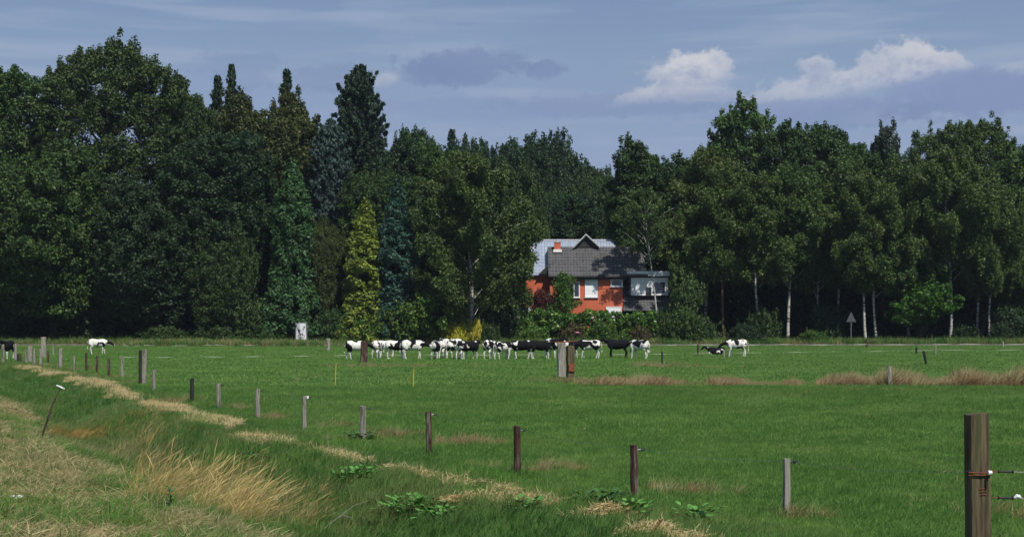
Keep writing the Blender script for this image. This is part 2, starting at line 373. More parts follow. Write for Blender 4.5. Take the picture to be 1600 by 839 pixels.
def spruce(name, h=26, hw=5, seed=1, base=1.5, leaf=.24, nbr=520):
    rng = np.random.default_rng(seed); mb, tp = trunk_mb(h*.985, .012*h+.05, rng, 0, 8, .03); C = []; RR = []
    for i in range(nbr):
        f = (i+rng.uniform(0, 1))/nbr; f = f**.8*.985; z = base+(h-base)*f
        L = (hw*min((1-f)**(.62 if hw < 8 else .5), (1-f)*3.4)*(.85+.25*math.sin(f*17+seed)*(1-f))+.15)*rng.uniform(.45, 1.08)*(1.25 if rng.uniform() < .12 else 1); a = i*2.4+rng.uniform(-.4, .4)
        up = L*(-.22+.75*f+rng.uniform(-.08, .08))
        tip = Vector((math.cos(a)*L, math.sin(a)*L, z+up)); b0 = Vector((0, 0, z))
        if L > 1.2 and i % 2: mb.tube([b0, b0.lerp(tip, .5)-Vector((0, 0, .07*L)), tip], [.05, .035, .012], 4, False)
        k = max(2, int(L/.42))
        for q in range(k):
            g = (q+rng.uniform(.3, 1))/k
            if g < .25 and L > 2: continue
            p = b0.lerp(tip, g); p.z -= math.sin(g*math.pi)*.12*L; r_ = (.16+.34*math.sin(min(1, g*1.05)*math.pi*.82))*min(1, .35+L/3)
            p += Vector((rng.normal(0, .12), rng.normal(0, .12), rng.normal(0, .08)))
            C.append(p[:]); RR.append((r_, r_, .12+.3*r_))
    C = np.array(C); RR = np.array(RR)
    cnt = np.maximum(7, (44*(RR[:, 0]/.45)**1.5).astype(int)); P, N, idx = leaves_in_clumps(C, RR, cnt, rng, .25, .5)
    tc_ = np.clip(rng.normal(.4, .25, len(C)), 0, 1)
    proto(name, leaf_mesh(name+'_crown', P, N, leaf, np.clip(tc_[idx]+rng.normal(0, .1, len(idx)), 0, 1), rng, 2.3), mb, (h, hw))
def cypress(name, h=15, hw=2.6, seed=1, ncl=430, leaf=.23, pw=.75, plume=1.0):
    rng = np.random.default_rng(seed); mb, tp = trunk_mb(h*.9, .2, rng, 0, 7, .03); C = []; RR = []
    for i in range(ncl):
        f = rng.uniform(0, 1)**.85; z = .3+(h-.8)*f
        prof = (1-f)**pw*(.82+.18*math.sin(f*9+seed))+.05
        a = rng.uniform(0, 2*math.pi); L = hw*prof*rng.uniform(.72, 1.08)
        C.append((math.cos(a)*L, math.sin(a)*L, z)); q = rng.uniform(.3, .6)*plume*(1.1-.55*f); RR.append((q, q, q*1.25))
    for i in range(8): C.append((rng.normal(0, .1), rng.normal(0, .1), h-rng.uniform(0, .9))); RR.append((.16, .16, .5))
    C = np.array(C); RR = np.array(RR); cnt = np.maximum(10, (110*(RR[:, 0]/.5)**1.6).astype(int))
    P, N, idx = leaves_in_clumps(C, RR, cnt, rng, .8, .35)
    tc_ = np.clip(rng.normal(.45, .22, len(C)), 0, 1)
    proto(name, leaf_mesh(name+'_crown', P, N, leaf, np.clip(tc_[idx]+rng.normal(0, .1, len(idx)), 0, 1), rng, 1.7), mb, (h, hw))
def bush(name, h=3, hw=2.5, seed=1, ncl=90, leaf=.17, clr=.42):
    rng = np.random.default_rng(seed); D = fib(ncl, rng); D = D[D[:, 2] > -.75]; k = len(D)
    bumps = 1+.3*np.sin(D[:, 0]*4.3+seed)*np.cos(D[:, 1]*3.7+seed*2)+.16*np.sin(D[:, 0]*9+seed*3)+rng.normal(0, .07, k)
    C = np.array([0, 0, h*.48])+D*np.array([hw, hw, h*.5])*(rng.uniform(.68, 1.0, (k, 1))*bumps[:, None]); C[:, 2] = np.maximum(C[:, 2], .15)
    RR = clr*rng.uniform(.6, 1.3, (k, 1))*np.ones((1, 3))
    up_ = C[D[:, 2] > .1]; up2 = up_*1.08+np.array([0, 0, .22])*rng.uniform(.2, 1.6, (len(up_), 1)); r2 = clr*rng.uniform(.3, .5, (len(up_), 1))*np.array([[.7, .7, 1.5]])
    C = np.concatenate([C, C*.6+np.array([0, 0, .1]), up2]); RR = np.concatenate([RR, RR*1.3, r2])
    cnt = np.maximum(10, (70*(RR[:, 0]/clr)**1.5).astype(int))
    P, N, idx = leaves_in_clumps(C, RR, cnt, rng, .6, .3); tc_ = np.clip(rng.normal(.5, .25, len(C)), 0, 1)
    P[:, 2] = np.maximum(P[:, 2], 0.02)
    mb = MB()
    for i in range(6):
        t = C[rng.integers(0, k)]*.8; mb.tube([(0, 0, -.1), (t[0]*.4, t[1]*.4, t[2]*.6), tuple(t)], [.05, .03, .012], 5, False)
    proto(name, leaf_mesh(name+'_crown', P, N, leaf, np.clip(tc_[idx]+rng.normal(0, .1, len(idx)), 0, 1), rng, 1.3), mb, (h, hw))
broad('oakA', 38, 10, 3, 3, 30, 250, .27, 620, 1.5, 3.2, .17, -.05)
broad('oakB', 29, 7.0, 2.5, 8, 20, 230, .26, 400, 1.3, 2.9, .2, .0)
broad('oakC', 22, 8.5, 1.8, 15, 18, 250, .26, 380, 1.4, 2.6, .24)
broad('slim', 28, 5.0, 3, 21, 18, 190, .25, 360, 1.1, 2.8, .24, .1)
broad('hill', 26, 13, 3, 51, 24, 200, .3, 480, 1.5, 2.5, .14, .0)
broad('tallpop', 30, 5.4, 4, 31, 15, 170, .27, 360, 1.0, 3.0, .24, .0)
broad('maple', 8, 3.0, .3, 41, 10, 60, .2, 150, .55, 2.1, .42, .3)
birch('birchA', 22, 4.6, 9.0, 1, 420, weep=.8)
birch('birchB', 20, 4.2, 8.2, 2, 380, lean=.03, weep=.8)
birch('birchC', 23, 5.4, 9.6, 3, 520, weep=1.4)
birch('birchHigh', 22, 4.6, 13.6, 9, 150, weep=.4, lean=-.12)
birch('sapling', 6, 1.7, 1.0, 12, 44, leaf=.17, weep=.2, r=.05)
birch('birchBig', 22, 7.2, 4.2, 4, 900, leaf=.2, weep=1.1, r=.24)
spruce('spruceA', 28, 5.4, 1)
spruce('spruceWide', 30, 9.5, 7, nbr=900, leaf=.28)
spruce('spruceB', 26, 4.2, 2, nbr=290)
cypress('cypA', 20, 3.9, 1, 900, .25, .62, 1.25)
cypress('cypB', 15, 2.6, 2, 560, .22, .55)
bush('bushA', 3, 2.5, 1, 110); bush('bushB', 2.5, 2.2, 5, 90)
# ------------------------------------------------------------------ the ground: one sheet to the horizon
def spaced(lo, hi, step, far, grow=1.16):
    a = list(np.arange(lo, hi+step, step)); s = step
    while a[-1] < far: s *= grow; a.append(a[-1]+s)
    return a
def ground_sheet():
    xr = spaced(0, 14, .3, 2500); xl = spaced(0, 30, .3, 2500); xs = np.array([-v for v in xl[:0:-1]]+xr)
    ys = np.array([-v for v in spaced(0, 2, 2, 400, 1.4)[:0:-1]]+list(np.arange(0, 14, 2.))+spaced(14, 62, .3, 3500, 1.06))
    X, Y = np.meshgrid(xs, ys); Z = ground(X, Y); nx, ny = len(xs), len(ys)
    V = np.stack([X, Y, Z], -1).reshape(-1, 3)
    i = np.arange(ny-1)[:, None]*nx+np.arange(nx-1)[None, :]; Fc = np.stack([i, i+1, i+nx+1, i+nx], -1).reshape(-1, 4)
    me = bpy.data.meshes.new('ground'); me.vertices.add(len(V)); me.vertices.foreach_set('co', V.astype(np.float32).ravel())
    me.loops.add(Fc.size); me.loops.foreach_set('vertex_index', Fc.astype(np.int32).ravel())
    me.polygons.add(len(Fc)); me.polygons.foreach_set('loop_start', np.arange(0, Fc.size, 4, dtype=np.int32)); me.update(calc_edges=True)
    s = sdist(X, Y).ravel(); x = X.ravel(); y = Y.ravel()
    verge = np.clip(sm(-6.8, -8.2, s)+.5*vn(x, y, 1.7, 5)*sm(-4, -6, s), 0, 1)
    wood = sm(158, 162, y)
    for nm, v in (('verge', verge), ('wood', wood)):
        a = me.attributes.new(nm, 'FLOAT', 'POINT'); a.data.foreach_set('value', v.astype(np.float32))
    me.shade_smooth()
    m, k, bs = principled('turf', .95, .08)
    g = k.new('ShaderNodeNewGeometry'); pos = g.outputs['Position']
    a = k.noise(pos, .35, 5, .6); b = k.noise(pos, 5, 4, .65); st = k.new('ShaderNodeMapping'); k.con(pos, st.inputs[0]); st.inputs['Scale'].default_value = (.25, 1, 1)
    c = k.mix(k.smooth(a, .3, .7), (.034, .09, .02), (.055, .125, .026))
    c = k.mix(k.math('MULTIPLY', k.smooth(b, .4, .65), .6), c, (.052, .11, .026))
    c = k.mix(k.math('MULTIPLY', k.smooth(k.noise(st.outputs[0], .16, 3, .5), .5, .7), .5), c, (.062, .115, .03))
    d = k.mix(k.smooth(k.noise(pos, 2.2, 6, .7), .38, .6), (.09, .10, .035), (.32, .25, .12))
    v = k.new('ShaderNodeAttribute'); v.attribute_name = 'verge'; c = k.mix(v.outputs['Fac'], c, d)
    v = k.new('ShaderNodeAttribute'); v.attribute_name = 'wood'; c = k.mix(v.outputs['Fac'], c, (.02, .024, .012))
    k.con(c, bs.inputs['Base Color'])
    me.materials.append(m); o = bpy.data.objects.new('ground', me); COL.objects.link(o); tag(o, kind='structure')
ground_sheet()
# the country road behind the field
M['asphalt'] = mat_noise('asphalt', (.13, .125, .115), (.19, .18, .165), 1.2, .9, .2, .1)
rd = MB()
for i in range(60):
    x0 = -150+i*5; z0 = .10; rd.slab((x0, 160.5, z0), (x0+5, 160.5, z0), (x0+5, 165.2, z0), (x0, 165.2, z0), .3)
tag(rd.build('road', M['asphalt']), kind='structure')

# ------------------------------------------------------------------ trees
def plant(kind, name, px, top, hw, Z, mat, label, group, cat='tree', bark='bark', rot=None, zoff=0, only=None):
    cm, tm, (h0, w0) = PROTO[kind]; hw = hw*WID.get(kind, 1); x = xat(px, Z); z0 = G(x, Z)+zoff
    Zc = Z-.45*hw*Z/F if cat == 'tree' else Z
    h = zat(top, Zc)-z0; sx = (hw*Z/F)/w0; sz = h/h0
    t = thing(name, label, cat, (x, Z, z0), (rot if rot is not None else random.Random(px*7+top).uniform(0, 6.28)), group)
    for nm, me, mt in (('foliage' if cat in ('shrub', 'hedge') else 'crown', cm, M[mat]), ('stem' if cat in ('shrub', 'hedge') else 'trunk', tm, M[bark])):
        if not me.materials: me.materials.append(mt)
        o = bpy.data.objects.new(nm, me); COL.objects.link(o); o.parent = t
        o.material_slots[0].link = 'OBJECT'; o.material_slots[0].material = mt
        o.scale = (sx, sx, sz)
    if bark != 'bark' or 'birch' in kind:       # slender trunks keep their own thickness
        q = max(.85, min(1.3, 1/sx)); tmx = o
    return t
GW = 'trees of the wood on the left'; GR = 'trees of the belt on the right'; GF = 'distant trees beyond the house'; GS = 'shrubs in front of the trees'
WID = {'slim': 1.18, 'oakB': 1.12, 'birchA': 1.12, 'birchB': 1.12, 'tallpop': 1.0, 'spruceB': 1.15, 'hill': 1.75}
T = [
 ('oakB', 'oak_tree', -12, 92, 88, 178, 'oak_green', 'green oak at the far left edge, lower than the big dome beside it', GW),
 ('oakA', 'oak_tree', 175, 56, 122, 181, 'oak', 'tallest and broadest dome-shaped dark oak in the wood', GW),
 ('oakC', 'oak_tree', 85, 215, 120, 171, 'oak_green', 'lower bright green oak in front of the tall dome-shaped oak', GW),
 ('oakC', 'oak_tree', 215, 270, 110, 172, 'oak_dark', 'dark low-branched oak under the right side of the tall dome', GW),
 ('slim', 'ash_tree', 297, 108, 46, 184, 'oak', 'slim dark tree on the right shoulder of the tall dome-shaped oak', GW),
 ('spruceB', 'spruce_tree', 340, 118, 34, 192, 'spruce', 'left one of two thin spruce tips right of the tall dome', GW),
 ('spruceB', 'spruce_tree', 362, 100, 34, 193, 'spruce', 'right one of two thin spruce tips, the higher of the pair', GW),
 ('oakB', 'oak_tree', 340, 200, 85, 175, 'oak_dark', 'dark dull green tree below the two thin spruce tips', GW),
 ('oakC', 'oak_tree', 345, 330, 62, 171, 'oak', 'low tree with yellowish sprays left of the tall green cypress', GW),
 ('slim', 'yew_tree', 398, 135, 52, 183, 'brown_conifer', 'brownish green conifer with ragged top, left of its taller twin', GW),
 ('slim', 'yew_tree', 452, 128, 54, 184, 'brown_conifer', 'brownish green conifer with a spire of spruce rising behind it', GW),
 ('spruceB', 'spruce_tree', 448, 108, 34, 188, 'spruce', 'lone spruce spire standing up out of the brownish conifers', GW),
 ('cypA', 'cypress_tree', 457, 252, 54, 171, 'cypress', 'tall fresh green cypress, broad at its base, left of the banner', GW),
 ('spruceWide', 'spruce_tree', 518, 186, 70, 181, 'blue_spruce', 'pale blue-grey spruce below the tall dark spruce', GW),
 ('spruceWide', 'spruce_tree', 562, 100, 84, 187, 'spruce', 'tall dark spruce with a pointed top against the clouds', GW),
 ('slim', 'alder_tree', 612, 205, 46, 184, 'oak_dark', 'dark slim tree on the right flank of the tall dark spruce', GW),
 ('oakC', 'oak_tree', 505, 335, 44, 173, 'brown_conifer', 'olive brown low tree between the green and the golden cypress', GW),
 ('cypB', 'cypress_tree', 570, 312, 47, 169.8, 'golden', 'golden yellow cypress beside the blue-green one', GW),
 ('cypB', 'cypress_tree', 620, 284, 44, 169.6, 'teal', 'dark blue-green cypress just right of the golden one', GW),
 ('oakB', 'oak_tree', 590, 262, 60, 178, 'oak', 'mid green tree right behind the golden and blue-green cypresses', GW),
 ('slim', 'alder_tree', 648, 196, 60, 190, 'olive2', 'slim olive tree where the wood steps down to the right', GW),
 ('oakB', 'oak_tree', 690, 222, 58, 186, 'oak_green', 'green round-topped tree left of the distant dark hilltop trees', GW),
 ('birchBig', 'birch_tree', 734, 232, 104, 168.0, 'olive', 'large olive green birch behind the yellow bush, left of the house', GW),
 ('oakC', 'oak_tree', 800, 250, 60, 190, 'oak', 'round tree behind the right side of the large olive birch', GF),
 ('hill', 'oak_tree', 660, 196, 44, 236, 'oak_dark', 'distant dark tree just right of the slim olive tree', GF),
 ('spruceB', 'spruce_tree', 706, 202, 34, 240, 'spruce', 'distant dark spruce between two rounded distant crowns', GF),
 ('hill', 'oak_tree', 752, 208, 50, 238, 'oak_dark', 'distant dark tree left of the highest distant crown', GF),
 ('hill', 'oak_tree', 818, 200, 74, 242, 'oak_dark', 'highest distant dark crown above the left end of the house', GF),
 ('hill', 'oak_tree', 882, 226, 54, 238, 'oak_dark', 'distant dark crown sloping down above the chimney', GF),
 ('hill', 'oak_tree', 925, 262, 44, 232, 'oak', 'last distant tree on the slope, low beside the gap of sky', GF),
 ('oakB', 'oak_tree', 880, 300, 62, 205, 'oak_dark', 'dark tree directly behind the roof gablet', GF),
 ('oakC', 'oak_tree', 955, 272, 42, 210, 'oak', 'tree closing the gap of sky behind the right half of the roof', GF),
 ('oakC', 'oak_tree', 830, 318, 42, 200, 'olive2', 'yellow-green tree behind the left end of the roof', GF),
 ('slim', 'ash_tree', 1012, 212, 58, 181, 'oak', 'first tall tree right of the gap of sky, ragged loose top', GR),
 ('birchHigh', 'birch_tree', 1028, 292, 50, 172.0, 'olive2', 'birch with a bright white trunk standing before the right half of the house', GR),
 ('oakB', 'oak_tree', 1006, 272, 52, 192, 'oak', 'leafy oak rising directly behind the right half of the roof', GR),
 ('maple', 'maple_tree', 1072, 392, 34, 171.5, 'olive2', 'light green young maple screening the white gable panel of the house', GR),
 ('tallpop', 'poplar_tree', 1155, 150, 60, 188, 'poplar', 'bright green poplar, the highest crown of the right-hand belt', GR),
 ('birchB', 'birch_tree', 1101, 226, 60, 175, 'olive', 'slender dim-trunked birch between the house and the brown pine trunk', GR),
 ('slim', 'oak_tree', 1085, 240, 54, 186, 'oak', 'leafy oak behind the birches, left of the bright poplar', GR),
 ('birchA', 'pine_tree', 1132, 250, 58, 173, 'olive2', 'tree with the thick reddish brown bare trunk', GR),
 ('birchA', 'birch_tree', 1181, 262, 60, 172, 'olive', 'birch with the whitest straight trunk, left of the lone white calf', GR),
 ('oakB', 'oak_tree', 1252, 188, 66, 184, 'oak', 'round-topped oak just right of the bright poplar', GR),
 ('birchB', 'birch_tree', 1231, 250, 58, 174, 'olive2', 'birch with a patchy white trunk right of the whitest one', GR),
 ('slim', 'oak_tree', 1330, 192, 56, 186, 'oak', 'oak with a loose upright top in the middle of the belt', GR),
 ('slim', 'ash_tree', 1378, 190, 36, 188, 'grey_green', 'thin tree with sparse grey-green top beside the dip in the belt', GR),
 ('birchA', 'birch_tree', 1275, 300, 52, 176, 'olive', 'birch with a thin grey trunk left of the triangular sign', GR),
 ('birchB', 'birch_tree', 1304, 240, 58, 178, 'olive2', 'birch with a thin brown trunk just left of the triangular sign', GR),
 ('birchA', 'birch_tree', 1353, 262, 56, 171, 'olive', 'birch with an upright cream trunk in the dry grass tuft', GR),
 ('birchB', 'birch_tree', 1371, 300, 50, 171.5, 'olive2', 'birch with a white trunk leaning left in the dry grass tuft', GR),
 ('birchC', 'birch_tree', 1420, 232, 66, 180, 'olive', 'weeping birch behind the green maple', GR),
 ('maple', 'maple_tree', 1440, 418, 58, 170.5, 'maple', 'low bright green maple with leaves down to the ground', GR),
 ('oakA', 'oak_tree', 1508, 180, 88, 191, 'oak_green', 'dark green dome of an oak at the back of the right end', GR),
 ('birchC', 'birch_tree', 1484, 222, 84, 172, 'olive', 'weeping birch with long hanging twigs and a pale thin trunk', GR),
 ('birchA', 'birch_tree', 1530, 262, 60, 175, 'olive2', 'dim-trunked birch between the weeping birch and the grey one', GR),
 ('birchC', 'birch_tree', 1547, 300, 60, 172, 'olive', 'birch with a thick grey trunk left of the orange roof glimpse', GR),
 ('oakB', 'oak_tree', 1618, 222, 78, 178, 'olive2', 'leafy tree cut off by the right edge of the view', GR),
]
for (kd, nm, px, top, hw, Z, mt, lab, grp) in T:
    bk = 'bark'
    if 'birch' in nm: bk = 'birch'
    if nm == 'pine_tree': bk = 'pine_bark'
    rot = None
    if px == 1371: rot = math.pi
    if px == 1028: rot = .5
    plant(kd, nm, px, top, hw, Z, mt, lab, grp, 'tree', bk, rot)
S_ = [
 ('bushA', 'shrub', 665, 452, 58, 168.5, 'shrub', 'wide bright green shrub in front of the blue-green cypress'),
 ('bushB', 'shrub', 570, 475, 32, 168.5, 'shrub', 'yellow-green shrub at the foot of the golden cypress'),
 ('bushA', 'shrub', 620, 470, 36, 169, 'oak_green', 'green shrub at the foot of the blue-green cypress'),
 ('bushA', 'shrub', 785, 452, 40, 170, 'oak_dark', 'tall dark shrub against the left corner of the house'),
 ('bushB', 'shrub', 762, 500, 20, 167, 'oak', 'small dark shrub just right of the yellow bush'),
 ('bushB', 'yellow_bush', 712, 488, 18, 166.8, 'yellow', 'yellow-leaved bush left of the birch trunk'),
 ('bushB', 'yellow_bush', 744, 492, 13, 166.8, 'yellow', 'yellow-leaved bush right of the birch trunk'),
 ('bushA', 'shrub', 522, 478, 34, 170, 'oak', 'dark green shrub right of the hanging banner'),
 ('bushB', 'shrub', 428, 500, 34, 169, 'oak_green', 'low green shrub left of the hanging banner'),
 ('bushA', 'shrub', 1070, 478, 30, 168.5, 'oak_green', 'leafy green shrub right of the white birch trunk before the house'),
 ('bushB', 'shrub', 1098, 488, 24, 169, 'oak', 'dim shrub at the foot of the slender dim birch'),
 ('bushB', 'shrub', 1165, 500, 26, 167.5, 'oak_dark', 'low shrub at the foot of the whitest birch'),
 ('bushB', 'shrub', 1270, 512, 22, 168, 'shrub', 'small low bush between the bare birch trunks'),
 ('bushB', 'shrub', 1190, 470, 26, 172, 'oak', 'sapling bush behind the whitest birch trunk'),
 ('bushA', 'shrub', 1290, 470, 30, 174, 'oak_dark', 'dim sapling bush left of the triangular sign'),
 ('bushB', 'shrub', 1565, 500, 20, 171, 'oak_dark', 'dim sapling at the right end of the belt'),
 ('bushB', 'shrub', 1500, 500, 30, 173, 'oak_dark', 'dark low bush behind the weeping birch trunk'),
 ('bushB', 'shrub', 255, 505, 42, 169, 'oak', 'low bramble bush at the dark foot of the wood'),
 ('bushB', 'shrub', 345, 505, 40, 169, 'oak', 'low bramble bush below the yellowish sprays'),
 ('bushA', 'shrub', 385, 455, 40, 170.5, 'oak', 'shrub left of the green cypress with sunlit sprays'),
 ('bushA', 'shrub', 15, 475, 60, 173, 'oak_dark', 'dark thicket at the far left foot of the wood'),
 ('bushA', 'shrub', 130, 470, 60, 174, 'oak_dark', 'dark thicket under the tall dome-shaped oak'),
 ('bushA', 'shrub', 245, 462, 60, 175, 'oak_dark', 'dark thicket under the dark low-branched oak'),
 ('bushB', 'shrub', 940, 496, 24, 168.2, 'shrub', 'rounded bright shrub in front of the laurel hedge'),
 ('bushB', 'shrub', 897, 500, 20, 168.2, 'deadbrown', 'brownish shrub with the pink flower in front of the hedge'),
 ('bushB', 'shrub', 1000, 505, 16, 167.8, 'deadbrown', 'pinkish brown twiggy shrub left of the white birch trunk'),
 ('bushB', 'shrub', 835, 503, 24, 168.0, 'hedge', 'low yellowish green shrub before the left part of the hedge'),
 ('bushA', 'shrub', 1034, 480, 22, 171.8, 'oak_green', 'green shrub right behind the white birch trunk before the house'),
 ('bushA', 'shrub', 1572, 474, 38, 174, 'oak_dark', 'tall dark shrub hiding most of the orange farmhouse'),
 ('bushB', 'shrub', 1602, 468, 26, 173, 'oak', 'shrub at the right edge beside the orange farmhouse'),
]
for (kd, nm, px, top, hw, Z, mt, lab) in S_:
    plant(kd, nm, px, top, hw, Z, mt, lab, 'yellow bushes at the birch trunk' if 'yellow' in nm else GS, 'shrub', 'bark')
plant('sapling', 'red_maple', 845, 450, 18, 171.4, 'red', 'small dark red-leaved tree before the left brick wall', None, 'tree')
plant('sapling', 'garden_tree', 881, 424, 21, 171.3, 'shrub', 'small green garden tree in front of the left window', None, 'tree')

# laurel hedge in front of the house
def hedge(px0, px1, top, Z, depth, mat, label):
    rng = np.random.default_rng(77); x0, x1 = xat(px0, Z), xat(px1, Z); h = zat(top, Z)
    t = thing('laurel_hedge', label, 'hedge', ((x0+x1)/2, Z, G(0, Z)))
    k = 520; C = np.stack([rng.uniform(x0, x1, k)-(x0+x1)/2, rng.uniform(-depth/2, depth/2, k), rng.uniform(.2, h, k)], 1)
    C[:, 2] = np.minimum(C[:, 2], h-.35+.35*np.sin(C[:, 0]*.9)+.15*np.sin(C[:, 0]*2.3))
    RR = rng.uniform(.3, .6, (k, 1))*np.ones((1, 3)); P, N, idx = leaves_in_clumps(C, RR, np.full(k, 90), rng, .6, .3)
    tc_ = np.clip(rng.normal(.5, .28, k), 0, 1); me = leaf_mesh('foliage', P, N, .21, tc_[idx], rng, 1.5); me.materials.append(M[mat])
    o = bpy.data.objects.new('foliage', me); COL.objects.link(o); o.parent = t
hedge(806, 1021, 486, 170, 2.0, 'hedge', 'long bright laurel hedge hiding the ground floor of the house')
# pink flower head in the garden
fl = thing('garden_flower', 'tall pink flower standing in front of the laurel hedge', 'flower', (xat(902, 167), 167, G(0, 167)))
M['pink'] = mat_noise('pink_petals', (.55, .18, .32), (.75, .35, .5), 8, .6); M['stalk'] = mat_noise('stalk', (.04, .08, .02), (.07, .12, .03), 9)
MB().tube([(0, 0, 0), (.03, 0, .9), (0, 0, 1.35)], [.025, .02, .015]).build('stalk', M['stalk'], fl)
pb = MB()
for i in range(7):
    a = i*.9; pb.tube([(0, 0, 1.3), (.13*math.cos(a), .13*math.sin(a), 1.42), (.24*math.cos(a), .24*math.sin(a), 1.36)], [.05, .1, .04], 6, True, .5)
pb.build('petals', M['pink'], fl)

# ------------------------------------------------------------------ far wood mass: instanced crowns, one object
def gn_scatter(name, pts, rots, scls, sources, kind='stuff'):
    """one object whose geometry-node tree sets source meshes on its points"""
    me = bpy.data.meshes.new(name); me.vertices.add(len(pts)); me.vertices.foreach_set('co', np.asarray(pts, np.float32).ravel())
    a = me.attributes.new('rot', 'FLOAT_VECTOR', 'POINT'); a.data.foreach_set('vector', np.asarray(rots, np.float32).ravel())
    a = me.attributes.new('scl', 'FLOAT_VECTOR', 'POINT'); a.data.foreach_set('vector', np.asarray(scls, np.float32).ravel())
    o = bpy.data.objects.new(name, me); COL.objects.link(o); o['kind'] = kind
    src = bpy.data.collections.new(name+'_source')
    for s in sources: src.objects.link(s)
    ng = bpy.data.node_groups.new(name, 'GeometryNodeTree')
    ng.interface.new_socket('Geometry', in_out='INPUT', socket_type='NodeSocketGeometry')
    ng.interface.new_socket('Geometry', in_out='OUTPUT', socket_type='NodeSocketGeometry')
    N_ = ng.nodes; L = ng.links
    gi = N_.new('NodeGroupInput'); go = N_.new('NodeGroupOutput'); mp = N_.new('GeometryNodeMeshToPoints'); ip = N_.new('GeometryNodeInstanceOnPoints')
    ci = N_.new('GeometryNodeCollectionInfo'); ci.inputs['Collection'].default_value = src; ci.inputs['Separate Children'].default_value = True; ci.inputs['Reset Children'].default_value = True
    r = N_.new('GeometryNodeInputNamedAttribute'); r.data_type = 'FLOAT_VECTOR'; r.inputs[0].default_value = 'rot'
    s = N_.new('GeometryNodeInputNamedAttribute'); s.data_type = 'FLOAT_VECTOR'; s.inputs[0].default_value = 'scl'
    er = N_.new('FunctionNodeEulerToRotation')
    L.new(gi.outputs[0], mp.inputs[0]); L.new(mp.outputs[0], ip.inputs['Points']); L.new(ci.outputs[0], ip.inputs['Instance'])
    ip.inputs['Pick Instance'].default_value = True
    L.new(r.outputs[0], er.inputs[0]); L.new(er.outputs[0], ip.inputs['Rotation']); L.new(s.outputs[0], ip.inputs['Scale']); L.new(ip.outputs[0], go.inputs[0])
    md = o.modifiers.new('scatter', 'NODES'); md.node_group = ng
    return o
def src_obj(name, me, mat):
    o = bpy.data.objects.new(name, me.copy()); o.data.materials.clear(); o.data.materials.append(mat); return o
rng = np.random.default_rng(5)
pts = []; sc_ = []
for row, Y in enumerate((196, 203, 211, 219)):
    for X in np.arange(-105, 105, 7.5):
        x = X+rng.uniform(-2.5, 2.5); y = Y+rng.uniform(-3, 3)
        px = 800+x/y*F
        if 800 < px < 1075 and row == 0: continue
        s = rng.uniform(.6, .78); pts.append((x, y, -.5)); sc_.append((s*1.15, s*1.15, s))
pts = np.array(pts); rots = np.stack([np.zeros(len(pts)), np.zeros(len(pts)), rng.uniform(0, 6.28, len(pts))], 1)
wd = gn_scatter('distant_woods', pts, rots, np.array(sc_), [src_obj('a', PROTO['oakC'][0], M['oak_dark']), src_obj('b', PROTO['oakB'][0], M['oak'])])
tag(wd, 'shadowy mass of trees filling the depth of the wood', 'woods')
rg2 = np.random.default_rng(6); bp_ = []; bs_ = []
for row, Y in enumerate((188, 193, 198)):
    for X in np.arange(-95, 95, 3.6):
        if 800 < 800+X/Y*F < 1050 and row == 0: continue
        bp_.append((X+rg2.uniform(-1, 1), Y+rg2.uniform(-1.5, 1.5), -.1)); q_ = rg2.uniform(1.1, 1.9); bs_.append((q_, q_, q_))
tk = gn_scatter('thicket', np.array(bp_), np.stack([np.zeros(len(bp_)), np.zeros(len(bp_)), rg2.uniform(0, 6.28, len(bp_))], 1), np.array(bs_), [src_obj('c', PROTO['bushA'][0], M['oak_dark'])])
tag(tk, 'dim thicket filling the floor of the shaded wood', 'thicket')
wt = MB()
for (x, y, z) in pts: wt.tube([(x, y, -.4), (x+.2, y, 5), (x, y, 11)], [.3, .24, .12], 6, False)
tag(wt.build('distant_trunks', M['bark']), 'dim trunks deep inside the shaded wood', 'tree trunks', kind='stuff')
# ------------------------------------------------------------------ the house
HZ = 174.0; K = F/HZ
def hx(px, Z=HZ): return (px-800)*Z/F
def hz_(py, Z=HZ): return H+(HOR-py)*Z/F
def brick_mat(name, c1, c2, mortar, sc=1.0, bw=.22, rh=.075, ms=.012, rough=.85, axis='XZ', bump=.3, offset=.5, spec=.25):
    m, k, bs = principled(name, rough, spec)
    g = k.new('ShaderNodeTexCoord'); sp = k.new('ShaderNodeSeparateXYZ'); k.con(g.outputs['Object'], sp.inputs[0]); cb = k.new('ShaderNodeCombineXYZ')
    k.con(sp.outputs[0] if axis[0] == 'X' else sp.outputs[1], cb.inputs[0]); k.con(sp.outputs[2] if axis[1] == 'Z' else sp.outputs[1], cb.inputs[1])
    b = k.new('ShaderNodeTexBrick'); k.con(cb.outputs[0], b.inputs['Vector']); b.offset = offset
    b.inputs['Color1'].default_value = (*c1, 1); b.inputs['Color2'].default_value = (*c2, 1); b.inputs['Mortar'].default_value = (*mortar, 1)
    b.inputs['Scale'].default_value = sc; b.inputs['Brick Width'].default_value = bw; b.inputs['Row Height'].default_value = rh; b.inputs['Mortar Size'].default_value = ms
    b.inputs['Mortar Smooth'].default_value = .3
    nz = k.noise(g.outputs['Object'], .9, 5, .65); nz2 = k.noise(g.outputs['Object'], 6, 3, .6)
    c = k.mix(k.math('MULTIPLY', k.smooth(nz, .4, .7), .35), b.outputs['Color'], tuple(v*.55 for v in c1))
    c = k.mix(k.math('MULTIPLY', k.smooth(nz2, .5, .75), .25), c, tuple(min(1, v*1.5+.02) for v in c2))
    k.con(c, bs.inputs['Base Color'])
    bp = k.new('ShaderNodeBump'); bp.inputs['Strength'].default_value = bump; bp.inputs['Distance'].default_value = .02; bp.invert = True
    k.con(b.outputs['Fac'], bp.inputs['Height']); k.con(bp.outputs[0], bs.inputs['Normal'])
    return m
